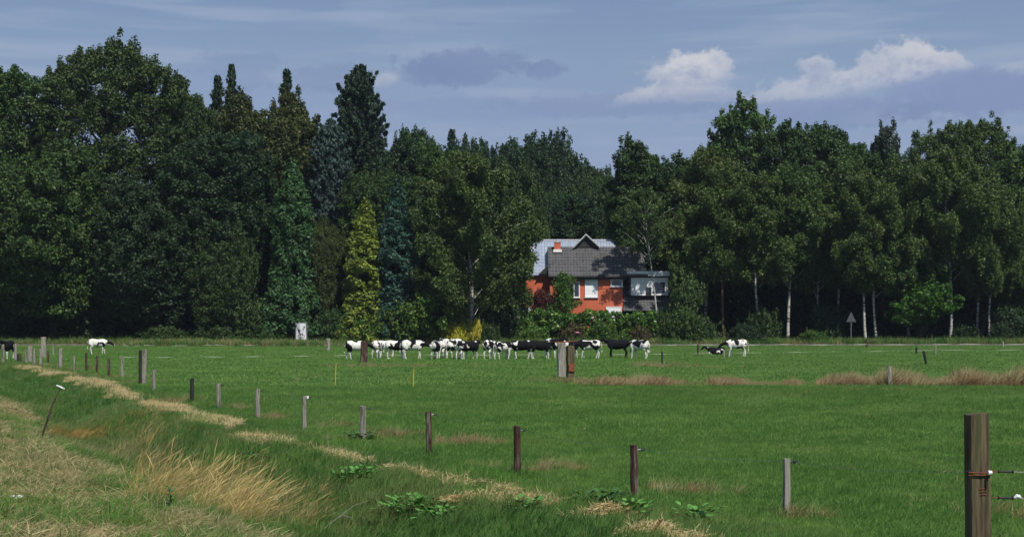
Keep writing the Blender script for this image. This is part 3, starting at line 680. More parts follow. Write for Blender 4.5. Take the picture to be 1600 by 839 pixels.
M['brick'] = brick_mat('orange_brick', (.66, .135, .062), (.55, .105, .048), (.42, .18, .11))
M['tile'] = brick_mat('dark_roof_tiles', (.055, .055, .06), (.09, .088, .092), (.15, .15, .15), 1, .36, .42, .035, .75, offset=0, bump=.8)
M['tile_sky_glare'] = brick_mat('glossy_tiles_painted_sky_glare', (.26, .31, .40), (.34, .39, .48), (.16, .18, .22), 1, .36, .42, .03, .3, offset=0, bump=.6, spec=.8)  # pale blue glare of the sky is painted into these shiny tiles
M['white'] = mat_noise('white_paint', (.74, .75, .76), (.82, .82, .82), 3, .5, .3)
M['blind'] = mat_noise('white_blind', (.78, .79, .82), (.84, .85, .86), .6, .6, .2, stretch=(1, 1, 9))
M['darkwood'] = mat_noise('dark_stained_wood', (.02, .02, .026), (.04, .038, .04), 5, .6)
M['lead'] = mat_noise('lead_flashing', (.35, .36, .38), (.55, .56, .58), 8, .6)
M['glass'] = principled('window_glass', .06, .9)[0]
M['glass'].node_tree.nodes['Principled BSDF'].inputs['Base Color'].default_value = (.02, .025, .035, 1)
M['room'] = mat_noise('dark_room', (.01, .01, .012), (.03, .03, .03), 2, .9)
Y0 = HZ
house = thing('brick_house', 'orange brick house with dark tiled roof and white shuttered windows behind the laurel hedge', 'house', (hx(940), Y0, 0))
def HP(mb, name, mat, parent=house, bevel=0):
    o = mb.build(name, mat, parent, bevel=bevel)
    if parent is house: o.matrix_parent_inverse = Matrix.Translation(house.location).inverted()
    return o
# walls: right body (front), left wing set back
e1 = hz_(432)
wall = MB()
xL, xM, xR = hx(811, HZ+1.6), hx(859), hx(973)
wall.box(xM, xR, Y0, Y0+9, 0, e1-.02)
wall.box(xL, xM-.003, Y0+1.6, Y0+9, 0, hz_(428, HZ+1.6))
HP(wall, 'wall', M['brick'])
# back roof: long ridge, slope facing the field
yr = Y0+6.2; zr = hz_(376, yr); ze = hz_(428, Y0+1.6)
back = MB()
x0, x0b, x1 = hx(824, Y0+1.2), hx(833, yr), hx(1000, yr)
back.slab((x0, Y0+1.2, ze-.15), (hx(1003), Y0+1.2, ze-.15), (x1, yr, zr), (x0b, yr, zr), .22)
back.slab((x1, yr+.01, zr), (hx(1003), Y0+11.5, ze), (x0, Y0+11.5, ze), (x0b, yr+.01, zr), .22)
rb = HP(back, 'roof', M['tile_sky_glare'])
vg = MB(); vg.slab((x0-.28, Y0+1.1, ze-.2), (x0+.06, Y0+1.1, ze-.2), (x0b+.06, yr, zr+.06), (x0b-.28, yr, zr+.06), .3)
HP(vg, 'verge_board', M['lead'])
rg = MB()
for i in range(26): rg.tube([(x0b+i*(x1-x0b)/26, yr, zr+.03), (x0b+(i+.96)*(x1-x0b)/26, yr, zr+.05)], .11, 8)
HP(rg, 'ridge_tile', M['lead'])
# front roof: dark tiles, in real overlapping courses
fz0, fz1 = hz_(431, Y0-.5), hz_(386, Y0+3.4); fy0, fy1 = Y0-.5, Y0+3.4
def courses(mb, xa0, xb0, xa1, xb1, ya, yb, za, zb, n_):
    for i in range(n_):
        f, g = i/n_, (i+1)/n_
        L = lambda a, b, t: a+(b-a)*t
        mb.slab((L(xa0, xa1, f), L(ya, yb, f), L(za, zb, f)+.05), (L(xb0, xb1, f), L(ya, yb, f), L(za, zb, f)+.05),
                (L(xb0, xb1, g), L(ya, yb, g)+.02, L(za, zb, g)+.012), (L(xa0, xa1, g), L(ya, yb, g)+.02, L(za, zb, g)+.012), .09)
fr = MB(); courses(fr, xM-.15, hx(1012), xM-.15, hx(1006), fy0, fy1, fz0, fz1, 13)
fr.slab((xM-.15, fy1+.03, fz1+.02), (hx(1006), fy1+.03, fz1+.02), (hx(1006), yr-.9, fz1-.4), (xM-.15, yr-.9, fz1-.4), .1)
fr.poly([(xM-.1, fy0+.1, fz0-.05), (xM-.1, fy1, fz1-.1), (xM-.1, Y0+4, fz0-.05)], [(0, 1, 2)])
ro = HP(fr, 'roof', M['tile'])
# lower mansard slope on the right with the wide white dormer
lo = MB(); courses(lo, xR+.01, hx(1064), xR+.01, hx(1058), Y0-.35, Y0+2.4, hz_(486), hz_(434), 11)
lo.slab((hx(1008), Y0+2.2, hz_(436)), (hx(1062), Y0+2.2, hz_(436)), (hx(1050), Y0+6, hz_(410)), (hx(1008), Y0+6, hz_(410)), .2)
HP(lo, 'roof', M['tile'])
gt = MB(); gt.tube([(xM-.15, fy0-.1, fz0-.1), (hx(981), fy0-.1, fz0-.1)], .11, 8); gt.box(xM-.1, hx(980), fy0, Y0-.01, fz0-.42, fz0-.12)
HP(gt, 'gutter', M['darkwood'])
dp = MB(); dp.tube([(xM-.02, Y0-.08, fz0-.3), (xM-.02, Y0-.08, .2)], .05, 8); HP(dp, 'downpipe', M['darkwood'])
# chimney
ch = MB(); cx0, cx1 = hx(866, Y0+3), hx(876, Y0+3); ch.box(cx0, cx1, Y0+2.6, Y0+3.4, hz_(392, Y0+3), hz_(379, Y0+3))
cho = HP(ch, 'chimney', M['brick'])
c2 = MB(); c2.box(cx0-.06, cx1+.06, Y0+2.54, Y0+3.46, hz_(379, Y0+3), hz_(377.6, Y0+3)); c2.tube([((cx0+cx1)/2, Y0+3, hz_(377.6, Y0+3)), ((cx0+cx1)/2, Y0+3, hz_(373.5, Y0+3))], .12, 8)
c2o = c2.build('chimney_cap', M['lead'], cho)
c3 = MB(); c3.box(cx0-.12, cx1+.12, Y0+2.45, Y0+2.55, hz_(394.5, Y0+3), hz_(390, Y0+3)); c3.build('flashing', M['white'], cho)
# gablet on the ridge with its dark opening
ga = MB(); gy = Y0+3.0; gx0, gx1, gxm = hx(896, gy), hx(937, gy), hx(915.5, gy); gb, gtp = hz_(386, gy), hz_(366, gy)
for (a, b) in ((gx0, gxm), (gxm, gx1)):
    za, zb = (gb, gtp) if a == gx0 else (gtp, gb)
    ga.slab((a, gy-.25, za), (b, gy-.25, zb), (b, gy+4.5, zb), (a, gy+4.5, za), .16)
gao = HP(ga, 'gablet', M['tile'])
gd = MB(); gd.poly([(gx0+.3, gy+.15, gb), (gx1-.3, gy+.15, gb), (gxm, gy+.15, gtp-.2), (gx0+.3, gy+4, gb), (gx1-.3, gy+4, gb), (gxm, gy+4, gtp-.2)], [(0, 1, 2), (5, 4, 3), (0, 3, 4, 1), (1, 4, 5, 2), (2, 5, 3, 0)])
gd.build('opening', M['darkwood'], gao)
gv = MB()
gv.slab((gx0-.05, gy-.29, gb-.15), (gxm, gy-.29, gtp-.12), (gxm, gy-.29, gtp+.06), (gx0-.05, gy-.29, gb+.03), .05)
gv.slab((gxm, gy-.292, gtp-.12), (gx1+.05, gy-.292, gb-.15), (gx1+.05, gy-.292, gb+.03), (gxm, gy-.292, gtp+.06), .05)
gv.build('bargeboard', M['lead'], gao)
# small dark lean-to gable between the wings
lg = MB(); y = Y0+.9; lg.poly([(hx(843), y, hz_(428)), (hx(858.5), y, hz_(428)), (hx(858.5), y, hz_(413)), (hx(843), y+1, hz_(428)), (hx(858.5), y+1, hz_(428)), (hx(858.5), y+1, hz_(413))], [(0, 1, 2), (5, 4, 3), (0, 3, 4, 1), (2, 5, 3, 0)])
lgo = HP(lg, 'side_gable', M['darkwood'])
MB().slab((hx(841.5), y-.08, hz_(428)), (hx(858.5), y-.08, hz_(411.5)), (hx(858.5), y+1.2, hz_(411.5)), (hx(841.5), y+1.2, hz_(428)), .12).build('cap_tiles', M['tile'], lgo)
def window(px0, px1, py0, py1, y, pane, fw=.09, label=None, name='window', sill=True, mull=0):
    a, b, c, d = hx(px0), hx(px1), hz_(py1), hz_(py0); f = MB()
    f.box(a, b, y-.06, y+.04, d-fw, d).box(a, b, y-.06, y+.04, c, c+fw).box(a, a+fw, y-.06, y+.04, c+fw, d-fw).box(b-fw, b, y-.06, y+.04, c+fw, d-fw)
    for i in range(mull):
        x = a+(b-a)*(i+1)/(mull+1); f.box(x-.04, x+.04, y-.055, y+.03, c+fw, d-fw)
    o = HP(f, name, M['white']); 
    if label: o['label'] = label
    p = MB(); p.box(a+fw, b-fw, y-.02, y+.02, c+fw, d-fw); p.build('blind' if pane == 'blind' else 'pane', M[pane], o)
    if pane == 'glass': pass
    if sill: s = MB(); s.box(a-.08, b+.08, y-.16, y-.062, c-.08, c+.02); s.build('sill', M['lead'], o)
    return o
window(888, 906, 440, 465, Y0-.02, 'glass', .12, 'window with a wide white frame half hidden by the garden tree', mull=1)
window(914, 934, 435, 464.5, Y0-.02, 'blind', .06, 'tall window with its white shutter down')
window(954, 973, 436, 448, Y0-.02, 'glass', .14, 'small dark window in a white frame')
window(947, 971, 479, 496, Y0-.02, 'blind', .08, 'ground floor window showing above the hedge')
window(912, 927, 486, 498, Y0-.02, 'blind', .08)
window(811.5, 831, 479, 496, Y0+1.58, 'blind', .08)
# flat-roofed white dormer on the right
dz0, dz1 = hz_(462, Y0+.2), hz_(431.5, Y0+.2); dx0, dx1 = hx(981, Y0), hx(1045, Y0); dy = Y0+.2
d = MB(); d.box(dx0+.1, dx1-.1, dy, dy+3.4, dz0, dz1-.003); do = HP(d, 'dormer', M['darkwood'])
f = MB(); f.box(dx0-.1, dx1+.1, dy-.45, dy+3.5, dz1, dz1+.58); f.build('fascia', M['white'], do)
def dp_(a, b, c, d_, mat, nm, off=.05):
    MB().box(hx(a), hx(b), dy-off, dy+.02-off*.5, hz_(d_, dy), hz_(c, dy)).build(nm, M[mat], do)
dp_(986, 1009, 434, 461.5, 'white', 'panel'); dp_(988.5, 1006.5, 436.5, 458, 'blind', 'shutter', .07); dp_(1009, 1018, 449, 458, 'glass', 'pane'); dp_(1009, 1018, 434, 448.8, 'white', 'panel', .04)
dp_(1018.2, 1044, 434, 461.5, 'white', 'panel', .045); dp_(1022, 1039, 441, 458, 'glass', 'pane', .08)
MB_w = MB().box(xR+.003, hx(1104), Y0+2.6, Y0+9, 0, hz_(447)); HP(MB_w, 'side_wing', M['darkwood'])
rw = MB(); rw.box(hx(1088), hx(1104), Y0+2.3, Y0+2.59, hz_(470), hz_(443)); HP(rw, 'white_gable_panel', M['white'])
# orange-roofed house glimpsed through the right end of the belt
h2 = thing('farmhouse', 'orange brick farmhouse barely glimpsed through the trees at the right end of the belt', 'house', (xat(1566, 186), 186, 0))
def H2(mb, name, mat):
    o = mb.build(name, mat, h2); o.matrix_parent_inverse = Matrix.Translation(h2.location).inverted(); return o
a0, a1 = xat(1548, 186), xat(1590, 186)
H2(MB().box(a0, a1, 186, 192, 0, 4.6), 'wall', M['brick'])
M['otile'] = brick_mat('orange_roof_tiles', (.62, .20, .10), (.52, .15, .08), (.3, .1, .06), 1, .3, .35, .03, .7, offset=0)
H2(MB().slab((a0-.3, 185.6, 4.3), (a1+.3, 185.6, 4.3), (a1+.3, 189, 7.2), (a0-.3, 189, 7.2), .2).slab((a1+.3, 189.01, 7.2), (a1+.3, 192.4, 4.3), (a0-.3, 192.4, 4.3), (a0-.3, 189.01, 7.2), .2), 'roof', M['otile'])

# ------------------------------------------------------------------ banner, flagpole and road sign at the edge of the trees
Zb = 166.5; bx0, bx1 = xat(462.5, Zb), xat(478.5, Zb); bt, bb = zat(505, Zb), zat(532.5, Zb)
bn = thing('banner', 'white hanging banner with a black emblem in the shade of the trees', 'banner', ((bx0+bx1)/2, Zb, G((bx0+bx1)/2, Zb)))
nb = MB(); W2 = (bx1-bx0)/2; zb0 = bb-bn.location.z; zt0 = bt-bn.location.z
NN = 10
def wavy(u, v, off=0): return ((u*2-1)*W2*(.93+.07*(1-v)), .10*math.sin(u*7+v*2)*(1-v*.3)+off, zb0+(zt0-zb0)*v+.05*math.sin(u*3)*(1-v))
for off in (0, .012):
    b0 = len(nb.v)
    for j in range(NN+1):
        for i in range(NN+1): nb.v.append(wavy(i/NN, j/NN, off))
    for j in range(NN):
        for i in range(NN):
            q = b0+j*(NN+1)+i; nb.f.append((q, q+1, q+NN+2, q+NN+1) if off == 0 else (q+NN+1, q+NN+2, q+1, q))
M['cloth'] = mat_noise('shade_greyed_white_cloth', (.52, .53, .55), (.62, .63, .64), 2, .8)  # white cloth, greyed in its colour to stand for tree shade
nb.build('cloth', M['cloth'], bn, True)
M['blackprint'] = mat_noise('black_print', (.015, .015, .02), (.03, .03, .04), 9, .8)
em = MB()
def emb(pts):
    b0 = len(em.v); k = len(pts)
    for (u, v) in pts: p = wavy(u, v); em.v.append((p[0], p[1]-.015, p[2]))
    em.f.append(tuple(range(b0, b0+k)))
emb([(.22, .50), (.34, .40), (.56, .38), (.70, .46), (.66, .58), (.78, .62), (.84, .70), (.70, .68), (.56, .60), (.36, .62), (.24, .66), (.14, .60)])
emb([(.36, .42), (.40, .26), (.47, .26), (.45, .42)]); emb([(.58, .42), (.60, .30), (.68, .30), (.66, .44)]); emb([(.72, .70), (.76, .82), (.86, .84), (.88, .74)])
emb([(.16, .62), (.08, .72), (.12, .76), (.22, .66)])
for i in range(16):
    a, b = i/16*6.283, (i+1)/16*6.283
    emb([(.5+.38*math.cos(a), .26+.10*math.sin(a)), (.5+.38*math.cos(b), .26+.10*math.sin(b)), (.5+.33*math.cos(b), .26+.075*math.sin(b)), (.5+.33*math.cos(a), .26+.075*math.sin(a))])
em.build('emblem', M['blackprint'], bn)
M['metal'] = mat_noise('galvanised_metal', (.22, .23, .25), (.34, .35, .37), 12, .5, .5, metallic=.5)
bp = MB().tube([(-W2-.08, .05, -.3), (-W2-.08, .05, zt0+.15)], .03, 8).tube([(W2+.08, .05, -.3), (W2+.08, .05, zt0+.15)], .03, 8).tube([(-W2-.1, .05, zt0+.05), (W2+.1, .05, zt0+.05)], .02, 6)
bp.build('frame', M['metal'], bn)
fp = thing('flagpole', 'slim white pole whose tip shows among the branches right of the green cypress', 'pole', (xat(486, 174), 174, G(0, 174)))
zt = zat(397, 174); MB().tube([(0, 0, 0), (0, 0, zt*.5), (0, 0, zt)], [.09, .08, .06], 8).build('pole', M['white'], fp)
MB().tube([(0, 0, zt), (.1, 0, zt+.15), (.28, 0, zt+.1)], [.06, .07, .04], 8).build('pole_tip', M['white'], fp)
sg = thing('road_sign', 'grey back of a triangular road sign on a post under the birches', 'road sign', (xat(1330, 167), 167, G(0, 167)))
s0, s1 = zat(503, 167), zat(487, 167); sw = .56
M['signback'] = mat_noise('shade_darkened_sign_back', (.05, .055, .065), (.08, .085, .095), 6, .7)  # grey plate with the shade under the trees put into its colour
MB().poly([(-sw, 0, s0), (sw, 0, s0), (0, 0, s1), (-sw, .03, s0), (sw, .03, s0), (0, .03, s1)], [(0, 1, 2), (5, 4, 3), (0, 3, 4, 1), (1, 4, 5, 2), (2, 5, 3, 0)]).build('sign_plate', M['signback'], sg)
MB().tube([(0, .08, -.3), (0, .08, s1-.2)], .04, 8).build('post', M['metal'], sg)

# ------------------------------------------------------------------ cows
def cow_mesh(name, head='level', lie=False, step=0, turn=0):
    """young cow facing +X, one continuous body grown from tapered limbs"""
    mb = MB()
    T_ = lambda pts, rad, flat=1.0, k=14: mb.tube(pts, rad, k, True, flat)
    dz = -.62 if lie else 0
    # barrel
    T_([(-.78, 0, 1.13+dz), (-.70, 0, 1.10+dz), (-.5, 0, 1.04+dz), (-.2, 0, .98+dz), (.1, 0, .96+dz), (.4, 0, .98+dz), (.6, 0, 1.03+dz), (.7, 0, 1.06+dz)], [.10, .21, .27, .31, .32, .30, .24, .15], 1.1 if not lie else 1.0)
    T_([(-.74, 0, 1.24+dz), (-.45, 0, 1.29+dz), (0, 0, 1.24+dz), (.45, 0, 1.27+dz), (.62, 0, 1.24+dz)], [.07, .08, .06, .08, .07])     # topline
    T_([(-.62, -.17, 1.2+dz), (-.6, 0, 1.24+dz), (-.62, .17, 1.2+dz)], [.06, .07, .06], k=10)                     # hook bones
    c, s = math.cos(turn), math.sin(turn)
    hp = {'level': [(.55, 1.12), (.82, 1.22), (1.0, 1.32), (1.1, 1.33), (1.27, 1.2), (1.4, 1.08)],
          'down': [(.55, 1.02), (.82, .86), (1.0, .6), (1.06, .5), (1.12, .3), (1.17, .14)],
          'low': [(.55, 1.08), (.85, 1.06), (1.06, 1.0), (1.15, .98), (1.3, .84), (1.42, .74)]}[head]
    hp = [(x, z+dz*(1 if head != 'down' else .3)) for x, z in hp]
    def yaw(x, z, f): # turn the neck sideways progressively
        return (.6+(x-.6)*(1-f)+(x-.6)*c*f, (x-.6)*s*f, z)
    P = [yaw(x, z, min(1, i/3)) for i, (x, z) in enumerate(hp)]
    T_(P[:4], [.22, .17, .125, .10], .8 if head == 'x' else .85)
    T_(P[2:6], [.09, .115, .085, .062]); T_([P[5], tuple(Vector(P[5])+(Vector(P[5])-Vector(P[4]))*.15)], [.07, .055])
    hd = Vector(P[3]); side = Vector((-s, c, 0))
    for q in (-1, 1): T_([hd, hd+side*(q*.14)+Vector((-.03, 0, .02)), hd+side*(q*.24)+Vector((-.05, 0, -.02))], [.04, .055, .02], .4, 8)
    for q in (-1, 1):
        if lie:
            T_([(-.5, q*.2, .35), (-.2, q*.36, .22), (-.5, q*.42, .08), (-.25, q*.45, .05)], [.2, .12, .06, .045]); T_([(.5, q*.2, .3), (.66, q*.24, .12), (.42, q*.26, .06), (.3, q*.27, .05)], [.14, .09, .05, .04])
            continue
        st = step*q
        T_([(-.58, q*.13, 1.02), (-.56, q*.17, .86), (-.5+st*.2, q*.19, .70), (-.66+st*.4, q*.18, .46), (-.63+st*.7, q*.18, .42), (-.60+st, q*.17, .12), (-.56+st, q*.17, .05), (-.55+st, q*.17, 0)],
           [.22, .2, .125, .062, .058, .04, .055, .06])
        T_([(.5, q*.12, 1.0), (.5, q*.17, .82), (.44, q*.18, .64), (.49-st*.5, q*.17, .38), (.47-st, q*.16, .1), (.50-st, q*.16, .04), (.51-st, q*.16, 0)],
           [.2, .16, .09, .055, .038, .052, .056])
    T_([(-.80, 0, 1.24+dz), (-.88, .01, 1.12+dz), (-.9, .02, .85+dz*.9), (-.9, .03, .62+dz*.8)], [.045, .03, .022, .02], k=8)
    T_([(-.9, .03, .64+dz*.8), (-.91, .03, .52+dz*.75), (-.9, .03, .42+dz*.66)], [.02, .045, .02], k=8)
    me = bpy.data.meshes.new(name); me.from_pydata([tuple(v) for v in mb.v], [], mb.f); me.update()
    o = bpy.data.objects.new(name, me); COL.objects.link(o)
    md = o.modifiers.new('r', 'REMESH'); md.mode = 'VOXEL'; md.voxel_size = .026
    sm_ = o.modifiers.new('s', 'SMOOTH'); sm_.iterations = 3; sm_.factor = .5
    dg = bpy.context.evaluated_depsgraph_get(); ev = o.evaluated_get(dg); m2 = bpy.data.meshes.new_from_object(ev)
    bpy.data.objects.remove(o); m2.name = name; m2.shade_smooth(); return m2
def cow_mat():
    m, k, bs = principled('pied_coat', .8, .08)
    t = k.new('ShaderNodeTexCoord'); P = t.outputs['Object']
    def A(nm):
        a = k.new('ShaderNodeAttribute'); a.attribute_type = 'OBJECT'; a.attribute_name = nm; return a.outputs['Fac']
    off = k.new('ShaderNodeCombineXYZ'); k.con(A('coat_seed'), off.inputs[0]); k.con(k.math('MULTIPLY', A('coat_seed'), 1.7), off.inputs[2])
    vm = k.new('ShaderNodeVectorMath'); vm.operation = 'ADD'; k.con(P, vm.inputs[0]); k.con(off.outputs[0], vm.inputs[1])
    nz = k.noise(vm.outputs[0], 1.9, 2.5, .45, .3)
    sp = k.new('ShaderNodeSeparateXYZ'); k.con(P, sp.inputs[0])
    leg = k.math('MULTIPLY', k.smooth(sp.outputs[2], .62, .40), k.math('SUBTRACT', 1.0, k.math('MULTIPLY', A('black_legs'), 1)))
    head = k.smooth(sp.outputs[0], .72, .86)
    f = k.math('ADD', nz, A('blackness'))
    f = k.math('ADD', f, k.math('MULTIPLY', head, .14)); f = k.math('SUBTRACT', f, k.math('MULTIPLY', leg, .5))
    blk = k.smooth(f, .495, .515)
    red = A('red_coat')
    dark = k.mix(red, (.008, .008, .010), (.18, .065, .03))
    k.con(k.mix(blk, k.mix(k.smooth(k.noise(P, 3.5, 4, .6), .45, .75), (.70, .68, .64), (.48, .44, .37)), dark), bs.inputs['Base Color']); return m
M['coat'] = cow_mat()
CM = {'stand': cow_mesh('cow_standing', 'level', step=.06), 'low': cow_mesh('cow_low_head', 'low', step=-.08), 'graze': cow_mesh('cow_grazing', 'down', step=.10),
      'turn': cow_mesh('cow_turned', 'level', step=.05, turn=.9), 'turnl': cow_mesh('cow_turned_left', 'level', step=.05, turn=-.9), 'lie': cow_mesh('cow_lying', 'level', lie=True)}
# px of the middle, depth, heading in degrees (0 = to the right, 90 = away), pose, size, blackness, seed, label
COWS = [
 (12, 106, 262, 'stand', 1.0, .12, 3.1, 'dark cow with white legs at the far left behind the crooked fence posts', 0, 0),
 (153, 121, 6, 'low', .95, -.07, 7.7, 'white cow with lowered black head walking alone on the left', 0, 0),
 (557, 104, 28, 'low', 1.0, .02, 9.4, 'cow with white rump and black flank half behind the dark brown post', 0, 0),
 (589, 107, 78, 'low', .98, -.03, 15.2, 'cow seen from behind between the dark brown post and the red-faced cow', 0, 0),
 (602, 112, 190, 'turn', .95, -.1, 21.0, 'reddish brown faced cow standing behind the white-legged ones', 0, 1),
 (619, 105, 15, 'stand', 1.0, -.01, 4.6, 'white and black cow standing side-on left of the spotted one', 0, 0),
 (645, 104, 8, 'low', 1.02, -.055, 30.3, 'white cow with small black spots, its black head held out to the right', 0, 0),
 (681, 104, 82, 'low', 1.0, -.02, 12.9, 'cow seen from behind, leftmost of the tight cluster under the birch', 0, 0),
 (692, 106, 75, 'low', 1.08, -.04, 41.2, 'taller white-backed cow pressed against the cow seen from behind', 0, 0),
 (706, 111, 200, 'turn', 1.05, -.06, 17.5, 'pale faced cow peeping over the backs of the tight cluster', 0, 0),
 (710, 105, 55, 'low', 1.0, .06, 23.8, 'black cow with white legs in the middle of the tight cluster', 0, 0),
 (722, 104, 70, 'low', .97, .03, 52.6, 'black cow with a white stripe on its hip below the birch trunk', 0, 0),
 (734, 104, 35, 'turn', .98, .10, 8.8, 'dark cow at the right end of the tight cluster looking right', 0, 0),
 (766, 105, 68, 'low', 1.03, .0, 61.3, 'white-rumped cow seen from behind, first right of the gap in the herd', 0, 0),
 (786, 103, 40, 'low', .95, -.03, 35.9, 'smaller white and black cow touching the grazing black one', 0, 0),
 (815, 104, 176, 'graze', 1.0, .12, 2.2, 'black cow grazing with a white face close to the grass', 0, 0),
 (845, 104, 4, 'stand', 1.0, .11, 70.7, 'long black cow standing side-on with white legs, left of the double gate post', 0, 0),
 (864, 107, 300, 'turn', 1.08, -.01, 44.1, 'cow with a white blazed face turned towards the field beside the gate post', 0, 0),
 (890, 108, 10, 'stand', .98, .09, 19.3, 'black cow mostly hidden behind the double gate post', 0, 0),
 (921, 106, 178, 'low', 1.0, -.08, 55.8, 'nearly all white cow just right of the double gate post', 0, 0),
 (965, 107, 176, 'stand', 1.04, .22, 27.4, 'all black cow standing side-on between two white ones', 1, 0),
 (999, 105, 140, 'low', 1.02, -.06, 66.5, 'white cow with black hip spots at the right end of the herd', 0, 0),
 (1119, 118, 172, 'lie', .9, .10, 13.8, 'black and white calf lying in the grass', 1, 0),
 (1151, 112, 166, 'low', 1.0, -.05, 48.3, 'lone white cow with black patches standing by the lying calf', 0, 0),
]
for i, (px, Z, hd, pose, s, bl, seed, lab, bleg, redc) in enumerate(COWS):
    o = bpy.data.objects.new('cow', CM[pose]); COL.objects.link(o)
    if not CM[pose].materials: CM[pose].materials.append(M['coat'])
    x = xat(px, Z); o.location = (x, Z, G(x, Z)-.01); o.rotation_euler = (0, 0, R(hd)); o.scale = (s*.98, s, s*1.0)
    o['coat_seed'] = seed; o['blackness'] = float(bl)+.02; o['black_legs'] = float(bleg); o['red_coat'] = float(redc)
    tag(o, lab, 'cow', 'young black and white cows in the meadow')

# ------------------------------------------------------------------ grass and other ground cover
def blade_mat(name, c1, c2, c3=None, trans=.3, rough=.6, spec=.2, field=False):
    m, k, bs = principled(name, rough, spec)
    v = k.new('ShaderNodeAttribute'); v.attribute_name = 'bladevar'; oi = k.new('ShaderNodeObjectInfo')
    g = k.new('ShaderNodeNewGeometry')
    f = k.math('ADD', k.math('MULTIPLY', v.outputs['Fac'], .5), k.math('MULTIPLY', oi.outputs['Random'], .5))
    c = k.mix(f, c1, c2)
    nz = k.noise(g.outputs['Position'], .28, 4, .6)
    c = k.mix(k.math('MULTIPLY', k.smooth(nz, .42, .66), .55), c, c3 or c2)
    if c3: c = k.mix(k.smooth(v.outputs['Fac'], .86, .93), c, c3)
    if field:
        c = k.mix(k.math('MULTIPLY', k.smooth(k.noise(g.outputs['Position'], 1.15, 3, .6), .55, .72), .55), c, (.04, .12, .026))
        c = k.mix(k.math('MULTIPLY', k.smooth(k.noise(g.outputs['Position'], .55, 5, .7), .60, .72), .5), c, (.17, .22, .06))
        st = k.new('ShaderNodeMapping'); k.con(g.outputs['Position'], st.inputs[0]); st.inputs['Scale'].default_value = (.22, 1, 1)
        c = k.mix(k.math('MULTIPLY', k.smooth(k.noise(st.outputs[0], .14, 3, .5), .5, .68), .5), c, (.12, .20, .045))
    k.con(c, bs.inputs['Base Color'])
    tr = k.new('ShaderNodeBsdfTranslucent'); k.con(c, tr.inputs[0]); mx = k.new('ShaderNodeMixShader'); mx.inputs[0].default_value = trans
    k.con(bs.outputs[0], mx.inputs[1]); k.con(tr.outputs[0], mx.inputs[2]); k.con(mx.outputs[0], m.node_tree.nodes['Material Output'].inputs[0])
    return m
M['grass'] = blade_mat('meadow_grass', (.052, .140, .028), (.118, .252, .048), (.21, .33, .08), field=True)
M['bankgrass'] = blade_mat('bank_grass', (.044, .12, .026), (.095, .215, .042), (.19, .25, .075))
M['lush'] = blade_mat('lush_grass', (.06, .17, .025), (.12, .26, .04), (.16, .26, .05))
M['gold'] = blade_mat('golden_grass', (.44, .32, .11), (.72, .58, .28), (.58, .38, .11))
M['orange'] = blade_mat('orange_dry_grass', (.32, .19, .06), (.50, .33, .11), (.24, .2, .07))
M['straw'] = blade_mat('cut_straw', (.42, .33, .16), (.70, .58, .33), (.52, .40, .19), trans=.1)
M['tan'] = blade_mat('weathered_grass', (.28, .23, .11), (.56, .46, .26), (.18, .22, .07), trans=.15)
M['russet'] = blade_mat('russet_grass', (.14, .075, .04), (.30, .18, .09), (.42, .30, .16), trans=.15)
M['pale'] = blade_mat('pale_seed_grass', (.28, .23, .11), (.50, .42, .23), (.17, .21, .07), trans=.2)
def tuft(name, n_, rad, h, w, lean, seed, spread=.5, seg=3, head=0, flat=0):
    """a tuft of bent tapering blades; lean is along +X"""
    rng = np.random.default_rng(seed); V = []; Fc = []; bv = []
    for i in range(n_):
        a = rng.uniform(0, 6.283); r = rad*math.sqrt(rng.uniform(0, 1)); x, y = r*math.cos(a), r*math.sin(a)
        L = h*rng.uniform(.5, 1.1); d = Vector((rng.normal(0, spread)+lean*.6, rng.normal(0, spread), 1)).normalized()
        if flat: d.z = abs(rng.normal(0, .22)); d.x = rng.normal(0, 1); d.y = rng.normal(0, 1); d.normalize()
        p = Vector((x, y, rng.uniform(0, .07) if flat else -.02)); ww = w*rng.uniform(.7, 1.3)
        sd = d.cross(Vector((rng.normal(0, 1), rng.normal(0, 1), .1))).normalized(); b = len(V); k0 = len(Fc)
        for j in range(seg+1):
            f = j/seg; wd = ww*(1-f)**.6 if not head else ww*(.5 if f < .7 else 1.5)*(1 if j < seg else .1)
            if j == seg and not head: V.append(tuple(p))
            else: V.append(tuple(p-sd*wd)); V.append(tuple(p+sd*wd))
            if j < seg:
                if j == seg-1 and not head: Fc.append((b+2*j, b+2*j+1, b+2*j+2))
                else: Fc.append((b+2*j, b+2*j+1, b+2*j+3, b+2*j+2))
            p = p+d*(L/seg); d = (d+Vector((lean*.35+rng.normal(0, .08), rng.normal(0, .08), (-.22 if not head else -.07) if not flat else rng.normal(0, .15)))).normalized()
        bv += [rng.uniform(0, 1)]*(len(Fc)-k0)
    me = bpy.data.meshes.new(name); me.from_pydata(V, [], Fc); me.update()
    at_ = me.attributes.new('bladevar', 'FLOAT', 'FACE'); at_.data.foreach_set('value', np.array(bv, np.float32)); return me
def tsrc(nm, mat, **kw):
    o = bpy.data.objects.new(nm, tuft(nm, **kw)); o.data.materials.append(M[mat]); return o
RNG = np.random.default_rng(11)
def rand_view(n_, y0, y1, margin=1.12, power=1.0):
    """random points over the part of the ground between two depths that the view takes in"""
    y = np.sqrt(RNG.uniform(y0*y0, y1*y1, n_)); x = y*RNG.uniform(-.348, .348, n_)*margin; return x, y
